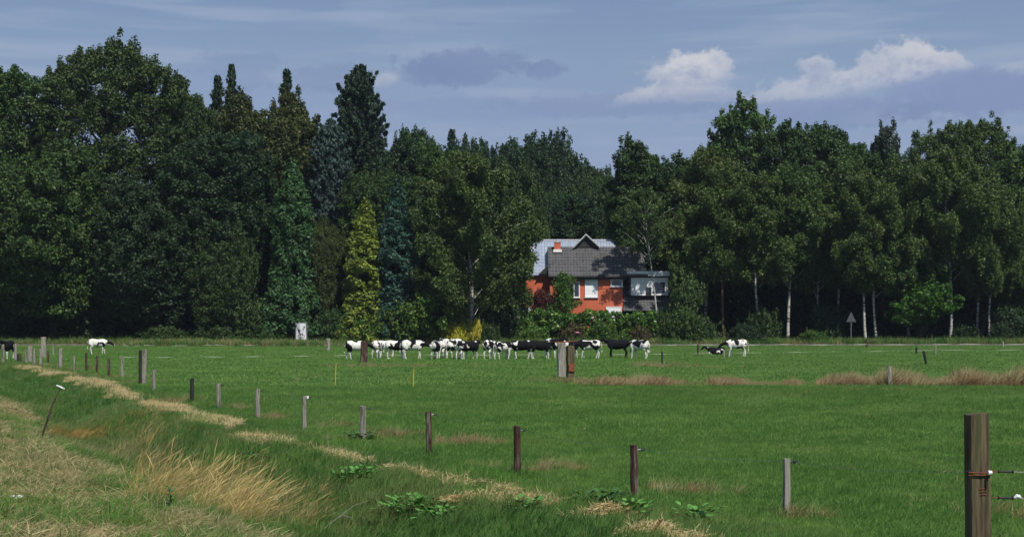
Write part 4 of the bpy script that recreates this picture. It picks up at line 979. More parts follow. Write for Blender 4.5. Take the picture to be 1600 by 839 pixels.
def scatter(name, label, cat, x, y, srcs, s0, s1, ang=180, zs=1.0, sink=0, scl=None):
    n_ = len(x); z = ground(x, y)-sink; sc = RNG.uniform(s0, s1, n_) if scl is None else scl
    rot = np.stack([np.zeros(n_), np.zeros(n_), np.radians(RNG.uniform(-ang, ang, n_))], 1)
    o = gn_scatter(name, np.stack([x, y, z], 1), rot, np.stack([sc, sc, sc*zs*RNG.uniform(.75, 1.2, n_)], 1), srcs)
    return tag(o, label, cat)
def hmask(x, y, w=.55):    # windrow of cut straw along the top of the bank
    s = sdist(x, y); t = tdist(x, y); c = -2.75+.12*np.sin(t*.31)+.18*vn(t, t*0, 4, 4)
    return (np.abs(s-c) < w*(.55+.7*vn(x, y, 1.9, 8)))
# meadow
MG = [tsrc('g%d' % i, 'grass', n_=26, rad=.13, h=.15, w=.0042, lean=.35, seed=i, spread=.38) for i in range(4)]
MF = [tsrc('f%d' % i, 'grass', n_=30, rad=.34, h=.20, w=.012, lean=.3, seed=10+i, spread=.4, seg=2) for i in range(3)]
x1, y1 = rand_view(46000, 16.5, 34); k = sdist(x1, y1) > -1.3; x1, y1 = x1[k], y1[k]
x2, y2 = rand_view(52000, 34, 62); k = sdist(x2, y2) > -1.5; x2, y2 = x2[k], y2[k]
scatter('meadow_grass', 'short green meadow grass in the near part of the field', 'grass', np.r_[x1, x2], np.r_[y1, y2], MG, .75, 1.25, 60, sink=.01, scl=np.r_[RNG.uniform(.7, 1.15, len(x1)), RNG.uniform(1.0, 1.45, len(x2))])
x, y = rand_view(62000, 60, 158); k = sdist(x, y) > -2.5; x, y = x[k], y[k]
scatter('far_meadow_grass', 'green grass of the far part of the field around the cows', 'grass', x, y, MF, .7, 1.1, 60, zs=.75)
x, y = rand_view(2600, 17, 75); k = (sdist(x, y) > 1.0) & (vn(x, y, 4.5, 61) > .05); x, y = x[k], y[k]
scatter('pasture_tufts', 'small taller tufts dotted through the pasture', 'grass', x, y, [tsrc('u%d' % i, nm, n_=22, rad=.15, h=.2, w=.005, lean=.3, seed=150+i, spread=.5) for i, nm in enumerate(('lush', 'bankgrass', 'pale'))], .7, 1.3, 180)
# bank and ditch
BG = [tsrc('b%d' % i, 'bankgrass', n_=30, rad=.14, h=.27, w=.0048, lean=.42, seed=20+i, spread=.42) for i in range(4)]
xa, ya = rand_view(52000, 16, 46, 1.12); xb, yb = rand_view(36000, 46, 105, 1.1); x = np.r_[xa, xb]; y = np.r_[ya, yb]; s = sdist(x, y); dens = (sm(-6.9, -5.2, s)*.75+.13)*np.where(y < 46, .8, 1)
k = (s < -.9) & (s > -11.5) & ~((y > 55) & (RNG.uniform(0, 1, len(x)) < .3)) & (RNG.uniform(0, 1, len(x)) < dens) & ~(hmask(x, y, .42) & (vn(x, y, .5, 77) > -.35)); x, y = x[k], y[k]
scatter('bank_grass', 'longer green grass leaning in the wind on the bank and in the ditch', 'grass', x, y, BG, .7, 1.25, 35, scl=RNG.uniform(.75, 1.25, len(x))*np.where(sdist(x, y) > -2.4, .6, 1)*np.where(y > 50, 1.35, 1))
x, y = rand_view(26000, 16, 46, 1.1); s = sdist(x, y); k = (s < -1.4) & (s > -11) & (vn(x, y, 1.6, 31) > .12); x, y = x[k], y[k]
LG = [tsrc('l%d' % i, 'lush', n_=20, rad=.16, h=.28, w=.0055, lean=.4, seed=30+i, spread=.5) for i in range(3)]
scatter('fresh_grass', 'patches of fresh light green grass in the ditch', 'grass', x, y, LG, .6, 1.2, 50)
# straw windrow and scraps
ST = [tsrc('s%d' % i, 'straw', n_=34, rad=.15, h=.17, w=.0036, lean=0, seed=40+i, flat=1) for i in range(4)]
def line_pts(n_, t0, t1, smin, smax):
    t = RNG.uniform(t0, t1, n_); s = RNG.uniform(smin, smax, n_)+np.interp(t, [0, 18, 27, 36, 55, 64], [0, 0, .4, 1.2, 2.6, 2.5])
    return 3.9+.894*s-.447*t, 21.05+.447*s+.894*t
x, y = line_pts(46000, -3.5, 74, -3.8, -.2); k = hmask(x, y, .54+.12*(y > 45)) & (vn(x, y, 1.4, 12)+.6*vn(x, y, .45, 13) > np.where(tdist(x, y) < 7, .05, -.42)) & (RNG.uniform(0, 1, len(x)) < .6); x, y = x[k], y[k]
o = scatter('straw_windrow', 'row of cut dry straw lying along the top of the ditch bank', 'straw', x, y, ST, .8, 1.4, 180, sink=-.02)
x, y = rand_view(42000, 16, 60, 1.1); s = sdist(x, y); k = (s < -6.0) & (vn(x, y, 1.3, 41)+.7*sm(-6.5, -9, s)+.1 > 0); x, y = x[k], y[k]
TA = [tsrc('t%d' % i, 'tan', n_=26, rad=.16, h=.26, w=.0045, lean=.3, seed=50+i, flat=1) for i in range(3)]+[tsrc('t%d' % (9+i), 'tan', n_=20, rad=.14, h=.20, w=.004, lean=.7, seed=55+i, spread=.5) for i in range(2)]
scatter('mown_verge', 'dry mown grass and debris on the roadside verge', 'dry grass', x, y, TA, .7, 1.3, 180)
# tall golden grass
GG = [tsrc('d%d' % i, 'gold', n_=18, rad=.2, h=1.0, w=.0034, lean=.25+.09*i, seed=60+i, spread=.26, seg=6, head=1) for i in range(4)]
def clump(list_, name, label, cat, srcs, s0, s1, ang):
    X = []; Y = []; S = []
    for (px, py, rx, ry, n_, k) in list_:
        cx, cy = at(px, py); a = RNG.normal(0, 1, (n_, 2)); X.append(cx+a[:, 0]*rx*.6); Y.append(cy+a[:, 1]*ry*.6); S.append(RNG.uniform(s0, s1, n_)*k)
    x, y, S = np.concatenate(X), np.concatenate(Y), np.concatenate(S); return scatter(name, label, cat, x, y, srcs, s0, s1, ang, scl=S)
clump([(232, 780, .4, .9, 16, .9), (280, 790, .6, 1.1, 16, .85), (345, 800, .6, 1.1, 44, 1.0), (375, 815, .5, .9, 26, .95), (250, 765, .6, 1.1, 16, .8), (310, 770, .9, 1.4, 20, .7), (420, 820, .8, .8, 18, .7), (470, 790, .8, 1., 12, .5), (215, 700, .6, 1.2, 22, .5), (200, 668, 1.2, 1.8, 40, .5)], 'golden_grass',
      'tall golden dry grass bending to the right in the ditch', 'dry grass', GG, .55, 1.25, 50)
OG = [tsrc('o%d' % i, 'orange', n_=26, rad=.2, h=.55, w=.004, lean=.6, seed=70+i, spread=.3, seg=4) for i in range(3)]
clump([(125, 688, .6, 1.4, 70, 1), (170, 668, .5, 1.2, 20, .8)], 'orange_grass', 'patch of orange dry grass in the ditch', 'dry grass', OG, .7, 1.1, 25)
PG = [tsrc('p%d' % i, 'pale', n_=22, rad=.22, h=.6, w=.0038, lean=.5, seed=80+i, spread=.35, seg=4) for i in range(3)]
clump([(190, 715, 1.2, 1.8, 150, .8), (150, 660, 1.6, 2.6, 90, .6), (90, 720, 1, 1.5, 60, .6), (240, 680, 1.0, 1.6, 60, .6), (250, 720, .8, 1.2, 40, .7), (130, 760, .9, .9, 50, .6), (480, 820, .9, .8, 40, .7), (420, 800, .8, .8, 40, .8), (560, 820, 1., .5, 20, .6), (60, 640, 1.5, 3, 90, .6), (330, 700, .9, 1.4, 24, .6), (610, 810, .8, .5, 14, .6), (20, 690, 1, 1.6, 60, .6), (350, 830, 1., .5, 50, .7)], 'pale_grass',
      'pale seeding grass scattered through the ditch and verge', 'dry grass', PG, .7, 1.2, 30)
# brown patch of trampled stalks left
RT = [tsrc('r%d' % i, 'russet', n_=30, rad=.22, h=.42, w=.0055, lean=.4, seed=90+i, spread=.45, seg=3) for i in range(3)]
clump([(30, 650, 1.2, 2.5, 120, .55), (90, 690, .7, 1.6, 50, .5), (30, 735, .5, .8, 46, .4), (60, 775, .4, .4, 24, .35), (250, 712, .8, 1.2, 40, .6)], 'brown_stalks', 'dead brown stalks flattened along the ditch on the left', 'dry grass', RT, .7, 1.1, 180)
# dry strip across the meadow
RS = [tsrc('q%d' % i, 'russet', n_=34, rad=.35, h=.55, w=.010, lean=.5, seed=100+i, spread=.4, seg=3) for i in range(3)]+[tsrc('q%d' % (7+i), 'pale', n_=26, rad=.3, h=.75, w=.008, lean=.5, seed=110+i, spread=.3, seg=3) for i in range(3)]
X = []; Y = []; S = []
for i in range(5200):
    px = RNG.uniform(900, 1640); dens = sm(900, 990, px)*.75+.25; 
    if RNG.uniform() > dens*(.55+.6*float(vn(px, 0, 38, 6))+.25*sm(1200, 1500, px)): continue
    Z = F*H/(RNG.uniform(598, 604)-HOR); X.append((px-800)*Z/F); Y.append(Z); S.append((.5+.55*sm(1150, 1540, px)+.45*float(vn(px, 3, 30, 9)))*RNG.uniform(.7, 1.15))
scatter('dry_grass_strip', 'strip of tall reddish brown dry grass across the meadow on the right', 'dry grass', np.array(X), np.array(Y), RS, 1, 1, 60, scl=np.clip(np.array(S), .25, 2))
# rough tufts round posts, far verge
rough = [(1258, 808, .5, .35, 40, .55), (1085, 770, .7, .6, 50, .6), (870, 735, .6, .7, 46, .65), (722, 695, .6, .8, 70, .7), (602, 682, .6, .8, 64, .65), (515, 668, .5, .8, 44, .6), (427, 656, .4, .7, 60, .65), (372, 638, .5, .9, 36, .6), (275, 628, .7, 1.3, 56, .65), (540, 690, .6, .5, 20, .5), (780, 735, .5, .4, 16, .6), (640, 770, .5, .6, 14, .6), (840, 790, .5, .4, 12, .5), (215, 598, 1, 2, 30, .7), (170, 590, 1.6, 2.5, 40, .7), (110, 578, 1.8, 3, 50, .8), (60, 572, 1.5, 3, 40, .8),
         (885, 596, 1.2, .8, 70, .7), (940, 597, 1.5, .8, 60, .6), (570, 573, 2.2, 1.5, 80, .8), (640, 573, 3, 1.5, 90, .6), (1035, 572, 1.6, 2.5, 90, .9), (1090, 575, 2, 1.5, 40, .6), (755, 570, 2, 1, 30, .5), (1445, 572, 1.5, 1, 20, .5), (1560, 800, .5, .5, 12, .6)]
clump([r for r in rough], 'rough_grass', 'coarse brownish grass tufts round the fence posts', 'dry grass', RT+PG+BG, .7, 1.2, 60)
X = []; Y = []
for (px_, b_, *_r) in [(1229, 806), (992, 782), (809, 747), (672, 713), (567, 689), (475, 676), (402, 657), (343, 642), (300, 631), (240, 614)]:
    cx, cy = at(px_, b_); X += list(cx+RNG.normal(0, .13, 12)); Y += list(cy-.06+RNG.normal(0, .1, 12))
scatter('post_foot_grass', 'longer grass growing round the feet of the near posts', 'grass', np.array(X), np.array(Y), MG+BG[:1], 1.1, 1.9, 180)
VG = [tsrc('v%d' % i, 'pale', n_=24, rad=.5, h=.8, w=.016, lean=.3, seed=120+i, spread=.35, seg=3) for i in range(2)]+[tsrc('v%d' % (5+i), 'bankgrass', n_=30, rad=.5, h=.8, w=.02, lean=.2, seed=130+i, spread=.4, seg=3) for i in range(3)]+[tsrc('v9', 'russet', n_=24, rad=.5, h=.7, w=.016, lean=.3, seed=140, spread=.4)]
px = RNG.uniform(-20, 1620, 8200); Y = RNG.uniform(155.5, 160, 8200); left = sm(170, 230, px)*sm(545, 480, px)
k = RNG.uniform(0, 1, 8200) < .25+.75*left; px, Y, left = px[k], Y[k], left[k]
scatter('verge_weeds', 'tall weeds and grasses between the field and the road', 'weeds', (px-800)*Y/F, Y, VG, 1, 1, 180, scl=(.30+.75*left)*RNG.uniform(.7, 1.25, len(px)))
px = RNG.uniform(-20, 1620, 5200); Y = RNG.uniform(165.6, 171, 5200)
scatter('undergrowth', 'dim weeds and grass at the foot of the trees', 'undergrowth', (px-800)*Y/F, Y, VG[2:], 1, 1, 180, scl=RNG.uniform(.5, 1.5, len(px)))
clump([(1335, 537, 1.4, .6, 60, .9), (1370, 537, 2.4, .6, 110, 1.1), (1398, 538, 1.4, .5, 40, .8), (1545, 538, .8, .5, 24, .9)], 'dry_grass_tuft', 'sunlit dry grass at the foot of the leaning white birch', 'dry grass', [VG[0], VG[1], VG[5]], .7, 1.2, 180)

# ------------------------------------------------------------------ fence posts
M['wood_grey'] = mat_noise('grey_weathered_wood', (.17, .16, .135), (.32, .30, .26), 7, .9, .15, .6, (3, 3, .35), c3=(.10, .10, .07))
M['wood_dark'] = mat_noise('dark_red_wood', (.03, .016, .014), (.085, .042, .034), 9, .85, .2, .8, (3, 3, .5), c3=(.15, .13, .115))
M['wood_black'] = mat_noise('tarred_wood', (.012, .012, .012), (.03, .028, .025), 7, .7, .3, .5, (3, 3, .35))
M['wood_olive'] = mat_noise('mossy_sleeper_wood', (.055, .042, .026), (.13, .105, .062), 5, .9, .15, .8, (3.5, 3.5, .22), c3=(.055, .062, .026))
M['plastic'] = mat_noise('black_plastic', (.012, .012, .014), (.02, .02, .022), 9, .35, .5)
M['porcelain'] = mat_noise('white_porcelain', (.78, .78, .76), (.84, .84, .82), 9, .25, .5)
M['wire'] = mat_noise('galvanised_wire', (.10, .11, .11), (.16, .17, .17), 20, .45, .5, metallic=.3)
M['tape'] = mat_noise('white_fence_tape', (.50, .52, .46), (.62, .62, .56), 3, .6, .3)
M['rust'] = mat_noise('rusty_metal', (.12, .04, .02), (.25, .09, .04), 12, .9)
def post(px, pyb, pyt, wpx, mat, label, group, cat='fence post', lean=0, ins=None, depth=None, name='fence_post', rough=.06, square=False, split=False):
    x, Z = at(px, pyb) if depth is None else (xat(px, depth), depth)
    z0 = G(x, Z); h = zat(pyt, Z)-z0; r = wpx*Z/F/2; rg_ = np.random.default_rng(int(px*3+pyb))
    t = thing(name, label, cat, (x, Z, z0), rg_.uniform(-.3, .3) if not square else .18, group)
    mb = MB(); kk = 4 if square else 9; n_ = 9; b0 = 0
    ph = [rg_.uniform(.88, 1.12) for _ in range(kk)]
    for i in range(n_+1):
        f = i/n_; z = -.35+(h+.35)*f; ox = lean*h*f+rg_.normal(0, rough*r*.5)
        for j in range(kk):
            a = 2*math.pi*(j+.5)/kk; rr = r*(1.28 if square else 1)*ph[j]*(1+rg_.normal(0, rough*.35))*(1.04-.08*f)
            zt = z+(rg_.uniform(-.5, .5)*r*.35 if i == n_ else 0); mb.v.append((ox+rr*math.cos(a), rr*math.sin(a), zt))
    for i in range(n_):
        for j in range(kk): q = i*kk; mb.f.append((q+j, q+(j+1) % kk, q+kk+(j+1) % kk, q+kk+j))
    c = len(mb.v); mb.v.append((lean*h, 0, h-.012)); top = n_*kk
    for j in range(kk): mb.f.append((top+j, top+(j+1) % kk, c))
    mb.build('shaft', M[mat], t, False, bevel=.006 if square else 0)
    if ins:   # ring insulator screwed into the post near its top
        zi = h-ins; q = MB(); q.tube([(lean*zi+r*.6, -.01, zi), (lean*zi+r+.05, -.01, zi)], .007, 6)
        q.tube([(lean*zi+r+.045, -.01, zi), (lean*zi+r+.075, -.01, zi)], [.024, .02], 8)
        ring = [(lean*zi+r+.09+.02*math.cos(a), -.01, zi+.02*math.sin(a)) for a in np.linspace(0, 6.28, 9)]; q.tube(ring, .007, 5, False)
        q.build('insulator', M['plastic'], t)
        m = Matrix.Rotation(t.rotation_euler.z, 3, 'Z') @ Vector((lean*zi+r+.09, -.01, zi)); return Vector(t.location)+m
    return t
FG = 'posts of the near electric fence along the ditch'
near = [(1229, 806, 716, 13, 'wood_grey', 'grey brown post nearest the tall sleeper post', 0, .05), (992, 782, 695, 13, 'wood_dark', 'dark red-brown post with a rough splintered top', -.02, .07),
 (809, 747, 665, 11, 'wood_dark', 'dark brown post with a notched top, second dark one from the right', -.02, .08), (672, 713, 643, 10, 'wood_dark', 'thin dark red-brown post leaning slightly, third dark one from the right', -.04, .06),
 (567, 689, 634, 10, 'wood_grey', 'broad grey post with a black insulator, next left of the dark red ones', 0, .06), (475, 676, 619, 8, 'wood_grey', 'pale grey post with the white knob on its insulator', .01, .04),
 (402, 657, 608, 8, 'wood_grey', 'grey post right of the one with a crooked top', .01, .05), (343, 642, 599, 7, 'wood_grey', 'pale grey post with a crooked top, next right of the black post', -.04, .05),
 (300, 631, 591, 7, 'wood_black', 'black tarred post standing alone between grey ones', 0, .06), (240, 614, 577, 5, 'wood_grey', 'thin pale grey post just right of the tall double post', .0, .04)]
hooks = []
for (px, b, t_, w_, mt, lab, ln, ins) in near:
    hooks.append(post(px, b, t_, w_, mt, lab, FG, lean=ln, ins=ins))
kn = MB(); q = hooks[5]
pk = [o for o in bpy.data.objects if o.get('label', '').startswith('pale grey post with the white knob')][0]
MB().tube([(.11, -.03, q.z-pk.location.z-.01), (.11, -.03, q.z-pk.location.z+.055)], [.03, .022], 8).build('knob', M['porcelain'], pk)
far = [(219, 601, 547, 5, 'wood_black', 'black half of the tall double post on the left', .0), (224.5, 600, 546, 7, 'wood_grey', 'crooked pale half of the tall double post on the left', .03),
 (191, 589, 557, 5, 'wood_grey', 'grey post with a dark band, first left of the tall double post', 0), (170, 588, 560, 4, 'wood_dark', 'brownish post second left of the tall double post', 0),
 (151, 583, 556, 3.5, 'wood_dark', 'thin dark post below the head of the lone white cow', .02), (135, 580, 551, 4, 'wood_dark', 'reddish thin post below the tail of the lone white cow', .0),
 (115, 580, 556, 3, 'wood_grey', 'thin short stake left of the lone white cow', .03), (94, 575, 544, 6, 'wood_grey', 'broad pale post left of the lone white cow', .0),
 (75, 568, 548, 3, 'wood_dark', 'thin dark stake between the tallest post and the broad pale one', 0), (64, 572, 545, 4, 'wood_grey', 'leaning pale post in front of the tallest post', -.05),
 (53, 570, 545, 4, 'wood_grey', 'slim pale post just left of the tallest post', .03), (47, 566, 540, 7, 'wood_grey', 'mossy broad post two left of the tallest post', 0),
 (41, 568, 547, 4, 'wood_grey', 'short light post left of the mossy broad post', -.02), (32, 567, 553, 3, 'wood_dark', 'short rust-coloured stake near the far left cow', 0),
 (28, 565, 553, 3.5, 'wood_black', 'short black stake near the far left cow', 0), (24, 562, 537, 5, 'wood_grey', 'pale post in front of the far left cow', .0), (4, 569, 538, 5, 'wood_grey', 'pale brown post at the very left edge', .02)]
for (px, b, t_, w_, mt, lab, ln) in far: post(px, b, t_, w_, mt, lab, 'posts of the fence far along the ditch', lean=ln)
post(68, 559, 526, 7.5, 'wood_grey', 'tallest and thickest pale square post on the left', None, square=True)
post(83, 556, 538, 2.5, 'wood_grey', 'thin grey stake right behind the tallest left post', None)
post(569, 567, 533, 12, 'wood_dark', 'thick dark brown post in front of the leftmost cow of the herd', None, square=True)
post(512.5, 548, 529, 6.5, 'wood_grey', 'twisted grey post at the far edge of the field right of the banner', None, rough=.3)
pa = post(877.5, 590, 535, 13, 'wood_grey', 'pale square half of the double gate post among the cows', 'the double gate post', square=True)
pb_ = post(891.5, 593, 540.5, 13, 'wood_olive', 'mossy half of the double gate post among the cows', 'the double gate post', square=True)
w_ = 13*pb_.location.y/F
MB().box(-w_*.35, w_*.35, -w_*.60, -w_*.52, .4, .78).build('rusty_plate', M['rust'], pb_)
rl = thing('gate_rail', 'thin brown rail lying across the top of the double gate post', 'rail', (pa.location.x-.2, pa.location.y, zat(535, pa.location.y)+.03))
MB().tube([(-.15, 0, -.02), (.45, 0, .0), (1.0, 0, .05)], [.03, .032, .025], 6).build('rail', M['rust'], rl)
for (px, b, t_, w_, mt, lab, ln) in [(1390, 604, 572, 6, 'wood_grey', 'pale post standing in the reddish grass strip', .0), (1449.5, 570, 548, 4, 'wood_black', 'black stake leaning left in the meadow right of the calf', -.3),
        (1431.5, 553, 542, 3, 'wood_black', 'short dark stake behind the leaning black one', .03), (1461.5, 554, 540, 3, 'wood_grey', 'short grey stake right of the leaning black one', 0),
        (1034.5, 571, 549, 3, 'wood_black', 'thin dark stake in the tan grass right of the herd', 0), (1090.5, 556, 538, 3, 'wood_dark', 'thin dark stake left of the lying calf', 0),
        (1131, 559, 547, 3.5, 'wood_grey', 'short grey stake between the lying calf and the lone white cow', 0), (1354.5, 543, 530, 4, 'wood_dark', 'short brown post at the dry grass tuft under the birches', 0), (1567, 543, 534, 3, 'wood_grey', 'pale stub post at the far edge under the right end of the belt', 0)]:
    post(px, b, t_, w_, mt, lab, 'stakes in the meadow', lean=ln, cat='stake', name='fence_stake')
M['yellow_plastic'] = mat_noise('yellow_plastic', (.55, .42, .06), (.68, .52, .10), 5, .5)
for (px, b, t_, lab) in [(524, 603, 567, 'thin yellow fence stake on the left of the pair in the meadow'), (645.5, 607, 573, 'thin yellow fence stake on the right of the pair in the meadow')]:
    x, Z = at(px, b); t = thing('yellow_stake', lab, 'stake', (x, Z, G(x, Z)), 0, 'yellow plastic stakes'); h = zat(t_, Z)
    MB().tube([(0, 0, -.1), (.01, 0, h*.5), (.03, 0, h)], [.014, .014, .012], 6).build('shaft', M['yellow_plastic'], t)
    MB().tube([(.03, -.02, h-.03), (.03, -.02, h+.03), (.06, -.02, h+.02)], [.014, .016, .01], 6).build('hook', M['yellow_plastic'], t)

# tall sleeper post with gate handles at the right
Zp = 17.5; xp = xat(1530, Zp); zg = G(xp, Zp); sp_ = thing('gate_post', 'tall weathered sleeper gate post at the right edge holding two wire handles', 'gate post', (xp, Zp, zg), R(13))
hh = zat(646, Zp)-zg; mb = MB(); n_ = 14; w0, d0 = .118, .085; rg_ = np.random.default_rng(4)
prof = [(-1, -1), (-.3, -1.02), (-.05, -.97), (.05, -1.03), (1, -1), (1.03, 0), (1, 1), (0, 1.02), (-1, 1), (-1.03, 0)]
for i in range(n_+1):
    f = i/n_
    for (a, b) in prof: mb.v.append((w0*a*(1+.10*(1-f))+.02*(1-f)*2-.04+rg_.normal(0, .0018), d0*b+rg_.normal(0, .0018), -.3+(hh+.3)*f+(rg_.uniform(-.008, .008)+(.012*a) if i == n_ else 0)))
kk = len(prof)
for i in range(n_):
    for j in range(kk): q = i*kk; mb.f.append((q+j, q+(j+1) % kk, q+kk+(j+1) % kk, q+kk+j))
mb.f.append(tuple(n_*kk+j for j in range(kk))); mb.build('shaft', M['wood_olive'], sp_, bevel=.004)
zu = zat(736, Zp)-zg; zl = zat(777, Zp)-zg
L = MB(); L.tube([(-.2, -d0-.02, zu), (-.04, -d0-.035, zu-.006), (.13, -d0-.03, zu-.004), (.15, 0, zu)], .009, 6); L.tube([(-.2, -d0-.02, zu-.03), (-.04, -d0-.03, zu-.036), (.1, -d0-.025, zu-.03)], .006, 6); L.build('wire_loop', M['rust'], sp_)
MB().tube([(-.20, -.06, zu+.005), (-.165, -.075, zu+.005), (-.13, -.08, zu)], [.012, .03, .022], 9).build('insulator', M['plastic'], sp_)
MB().tube([(.035, -d0-.05, zu-.004), (.055, -d0-.05, zu-.004), (.06, -d0-.05, zu-.004), (.08, -d0-.05, zu-.004)], [.025, .028, .018, .026], 10).build('porcelain_knob', M['porcelain'], sp_)
MB().tube([(.03, -d0-.012, zu-.10), (.03, -d0-.016, zu-.20)], [.022, .018], 8, flat=.5).build('bolt_slot', M['plastic'], sp_)
st = MB()
for q in range(3): st.tube([(-.06+q*.01, -d0-.008, zu-.2-.035*q), (.04, -d0-.012, zu-.195-.035*q)], .004, 5)
st.build('staple', M['rust'], sp_)
wg = thing('wire_gate', 'two-strand wire gate with black handles hooked to the tall sleeper post', 'wire gate', (xp+.30, Zp-.02, zg))
for (zz, nx) in ((zu, 0), (zl, 1)):
    hd_ = MB().tube([(-.085, 0, zz), (-.075, 0, zz), (-.07, 0, zz), (.08, 0, zz-.004), (.085, 0, zz-.004), (.10, 0, zz-.004)], [.016, .024, .013, .014, .025, .02], 10).build('handle', M['plastic'], wg)
    hd_['label'] = 'lower black handle' if nx else 'upper black handle'
    MB().tube([(-.17, 0, zz), (-.12, 0, zz+.006), (-.10, 0, zz), (-.08, 0, zz)], [.006, .009, .006, .006], 6).build('hook', M['rust'], hd_)
    if nx: MB().tube([(.11, 0, zz-.002), (.14, 0, zz+.02), (.17, 0, zz+.014), (.19, 0, zz-.004)], [.012, .026, .022, .01], 8).build('porcelain_knob', M['porcelain'], hd_)
    MB().tube([(.10, 0, zz-.004), (.6, 0, zz-.02), (1.6, 0, zz-.03)], .003, 6).build('strand', M['wire'], wg)
# near fence wire from insulator to insulator
wm = MB(); chain = [Vector((xp-.2, Zp-.06, zg+zu))]+hooks
for a, b in zip(chain[:-1], chain[1:]):
    pts = [a.lerp(b, i/6)-Vector((0, 0, .05*math.sin(math.pi*i/6))) for i in range(7)]; wm.tube(pts, .002, 5, False)
o = wm.build('fence_wire', M['wire']); tag(o, 'thin grey electric wire running along the near fence posts', 'wire')
def tape(name, pts, sag, label, hgt=.02):
    mb = MB(); P = [Vector(p) for p in pts]
    for a, b in zip(P[:-1], P[1:]):
        for i in range(12):
            q0 = a.lerp(b, i/12)-Vector((0, 0, sag*math.sin(math.pi*i/12))); q1 = a.lerp(b, (i+1)/12)-Vector((0, 0, sag*math.sin(math.pi*(i+1)/12)))
            h0 = Vector((0, .004, hgt*(.02+.98*max(0, math.cos(i*1.1+a.x))))); h1 = Vector((0, .004, hgt*(.02+.98*max(0, math.cos((i+1)*1.1+a.x)))))
            mb.poly([tuple(q0-h0), tuple(q1-h1), tuple(q1+h1), tuple(q0+h0)], [(0, 1, 2, 3)])
    return tag(mb.build(name, M['tape']), label, 'fence tape')
tape('electric_tape', [(xat(px, Z), Z, .27) for px, Z in [(180, 101), (300, 102), (430, 104), (560, 107), (700, 108.5), (850, 109), (1000, 110), (1133, 114), (1300, 119), (1460, 124), (1640, 129)]], .04, 'low white electric tape crossing the meadow just behind the cows', .007)
tape('electric_tape', [(xat(px, Z), Z, .52) for px, Z in [(1000, 136), (1090, 137), (1220, 138), (1355, 139), (1500, 141), (1660, 143)]], .05, 'white electric tape along the far edge of the meadow below the trees', .012)
tape('electric_tape', [(xat(px, Z), Z, .62) for px, Z in [(190, 128), (225, 128), (330, 130), (430, 131)]], .05, 'white electric tape at the far edge on the left by the weeds', .009)

# ------------------------------------------------------------------ plants and debris of the foreground
def broad_weed(px, py, s, n_, seed, mat, label):
    rng = np.random.default_rng(seed); x, Y = at(px, py); t = thing('weed', label, 'weed', (x, Y, G(x, Y)), 0, 'broad-leaved weeds on the bank'); mb = MB()
    for i in range(n_):
        a = i*2.4; el_ = rng.uniform(.25, 1.1); L = rng.uniform(.07, .15); rad0 = s*rng.uniform(0, 1)**.7*.40; c_ = Vector((rad0*math.cos(a), rad0*math.sin(a)*.8, rng.uniform(.05, .22)))
        d = Vector((math.cos(a)*math.cos(el_), math.sin(a)*math.cos(el_), math.sin(el_))); sd = d.cross(Vector((0, 0, 1))).normalized(); W = L*.3
        p = [c_+d*(L*f)-Vector((0, 0, .35*L*f*f)) for f in (0, .3, .65, 1)]; b = len(mb.v)
        mb.v += [tuple(v) for v in (p[0], p[1]-sd*W, p[1]+Vector((0, 0, -W*.3)), p[1]+sd*W, p[2]-sd*W*.9, p[2]+Vector((0, 0, -W*.3)), p[2]+sd*W*.9, p[3])]
        mb.f += [(b, b+1, b+2), (b, b+2, b+3), (b+1, b+4, b+5, b+2), (b+2, b+5, b+6, b+3), (b+4, b+7, b+5), (b+5, b+7, b+6)]
    mb.build('leaves', M[mat], t); q = MB()
    for i in range(5): a = i*1.3; q.tube([(0, 0, -.03), (.1*s*math.cos(a), .1*s*math.sin(a), .14*s), (.25*s*math.cos(a), .25*s*math.sin(a), .2*s)], [.008, .006, .004], 5)
    q.build('stem', M['stalk'], t)
M['weedleaf'] = mat_noise('broad_leaves', (.05, .17, .025), (.11, .27, .05), 6, .5, .35)
M['weeddark'] = mat_noise('dark_broad_leaves', (.02, .08, .018), (.05, .15, .03), 6, .5, .35)
broad_weed(650, 800, 1.7, 150, 1, 'weedleaf', 'large patch of bright broad leaves below the middle of the bank')
broad_weed(690, 812, 1.0, 60, 2, 'weedleaf', 'smaller bright leafy patch at the bottom right of the large one')
broad_weed(938, 790, 1.1, 90, 3, 'weeddark', 'dark leafy weed left of the dark red-brown fence post')
broad_weed(985, 808, .9, 50, 4, 'weedleaf', 'light leafy weed right of the heap of dry hay')
broad_weed(560, 690, 1.2, 70, 5, 'weeddark', 'dark leafy weed at the foot of the broad grey fence post')
broad_weed(560, 750, 1.3, 80, 6, 'weedleaf', 'light yellow-green leaves beside the straw row in the middle')
broad_weed(830, 800, .9, 50, 7, 'weedleaf', 'small light leaves left of the hay heap')
broad_weed(408, 720, 1.1, 50, 8, 'weeddark', 'dark leafy plant behind the tall golden grass')
broad_weed(1090, 815, .8, 36, 9, 'weedleaf', 'small light leaves near the bottom edge right of the hay heap')
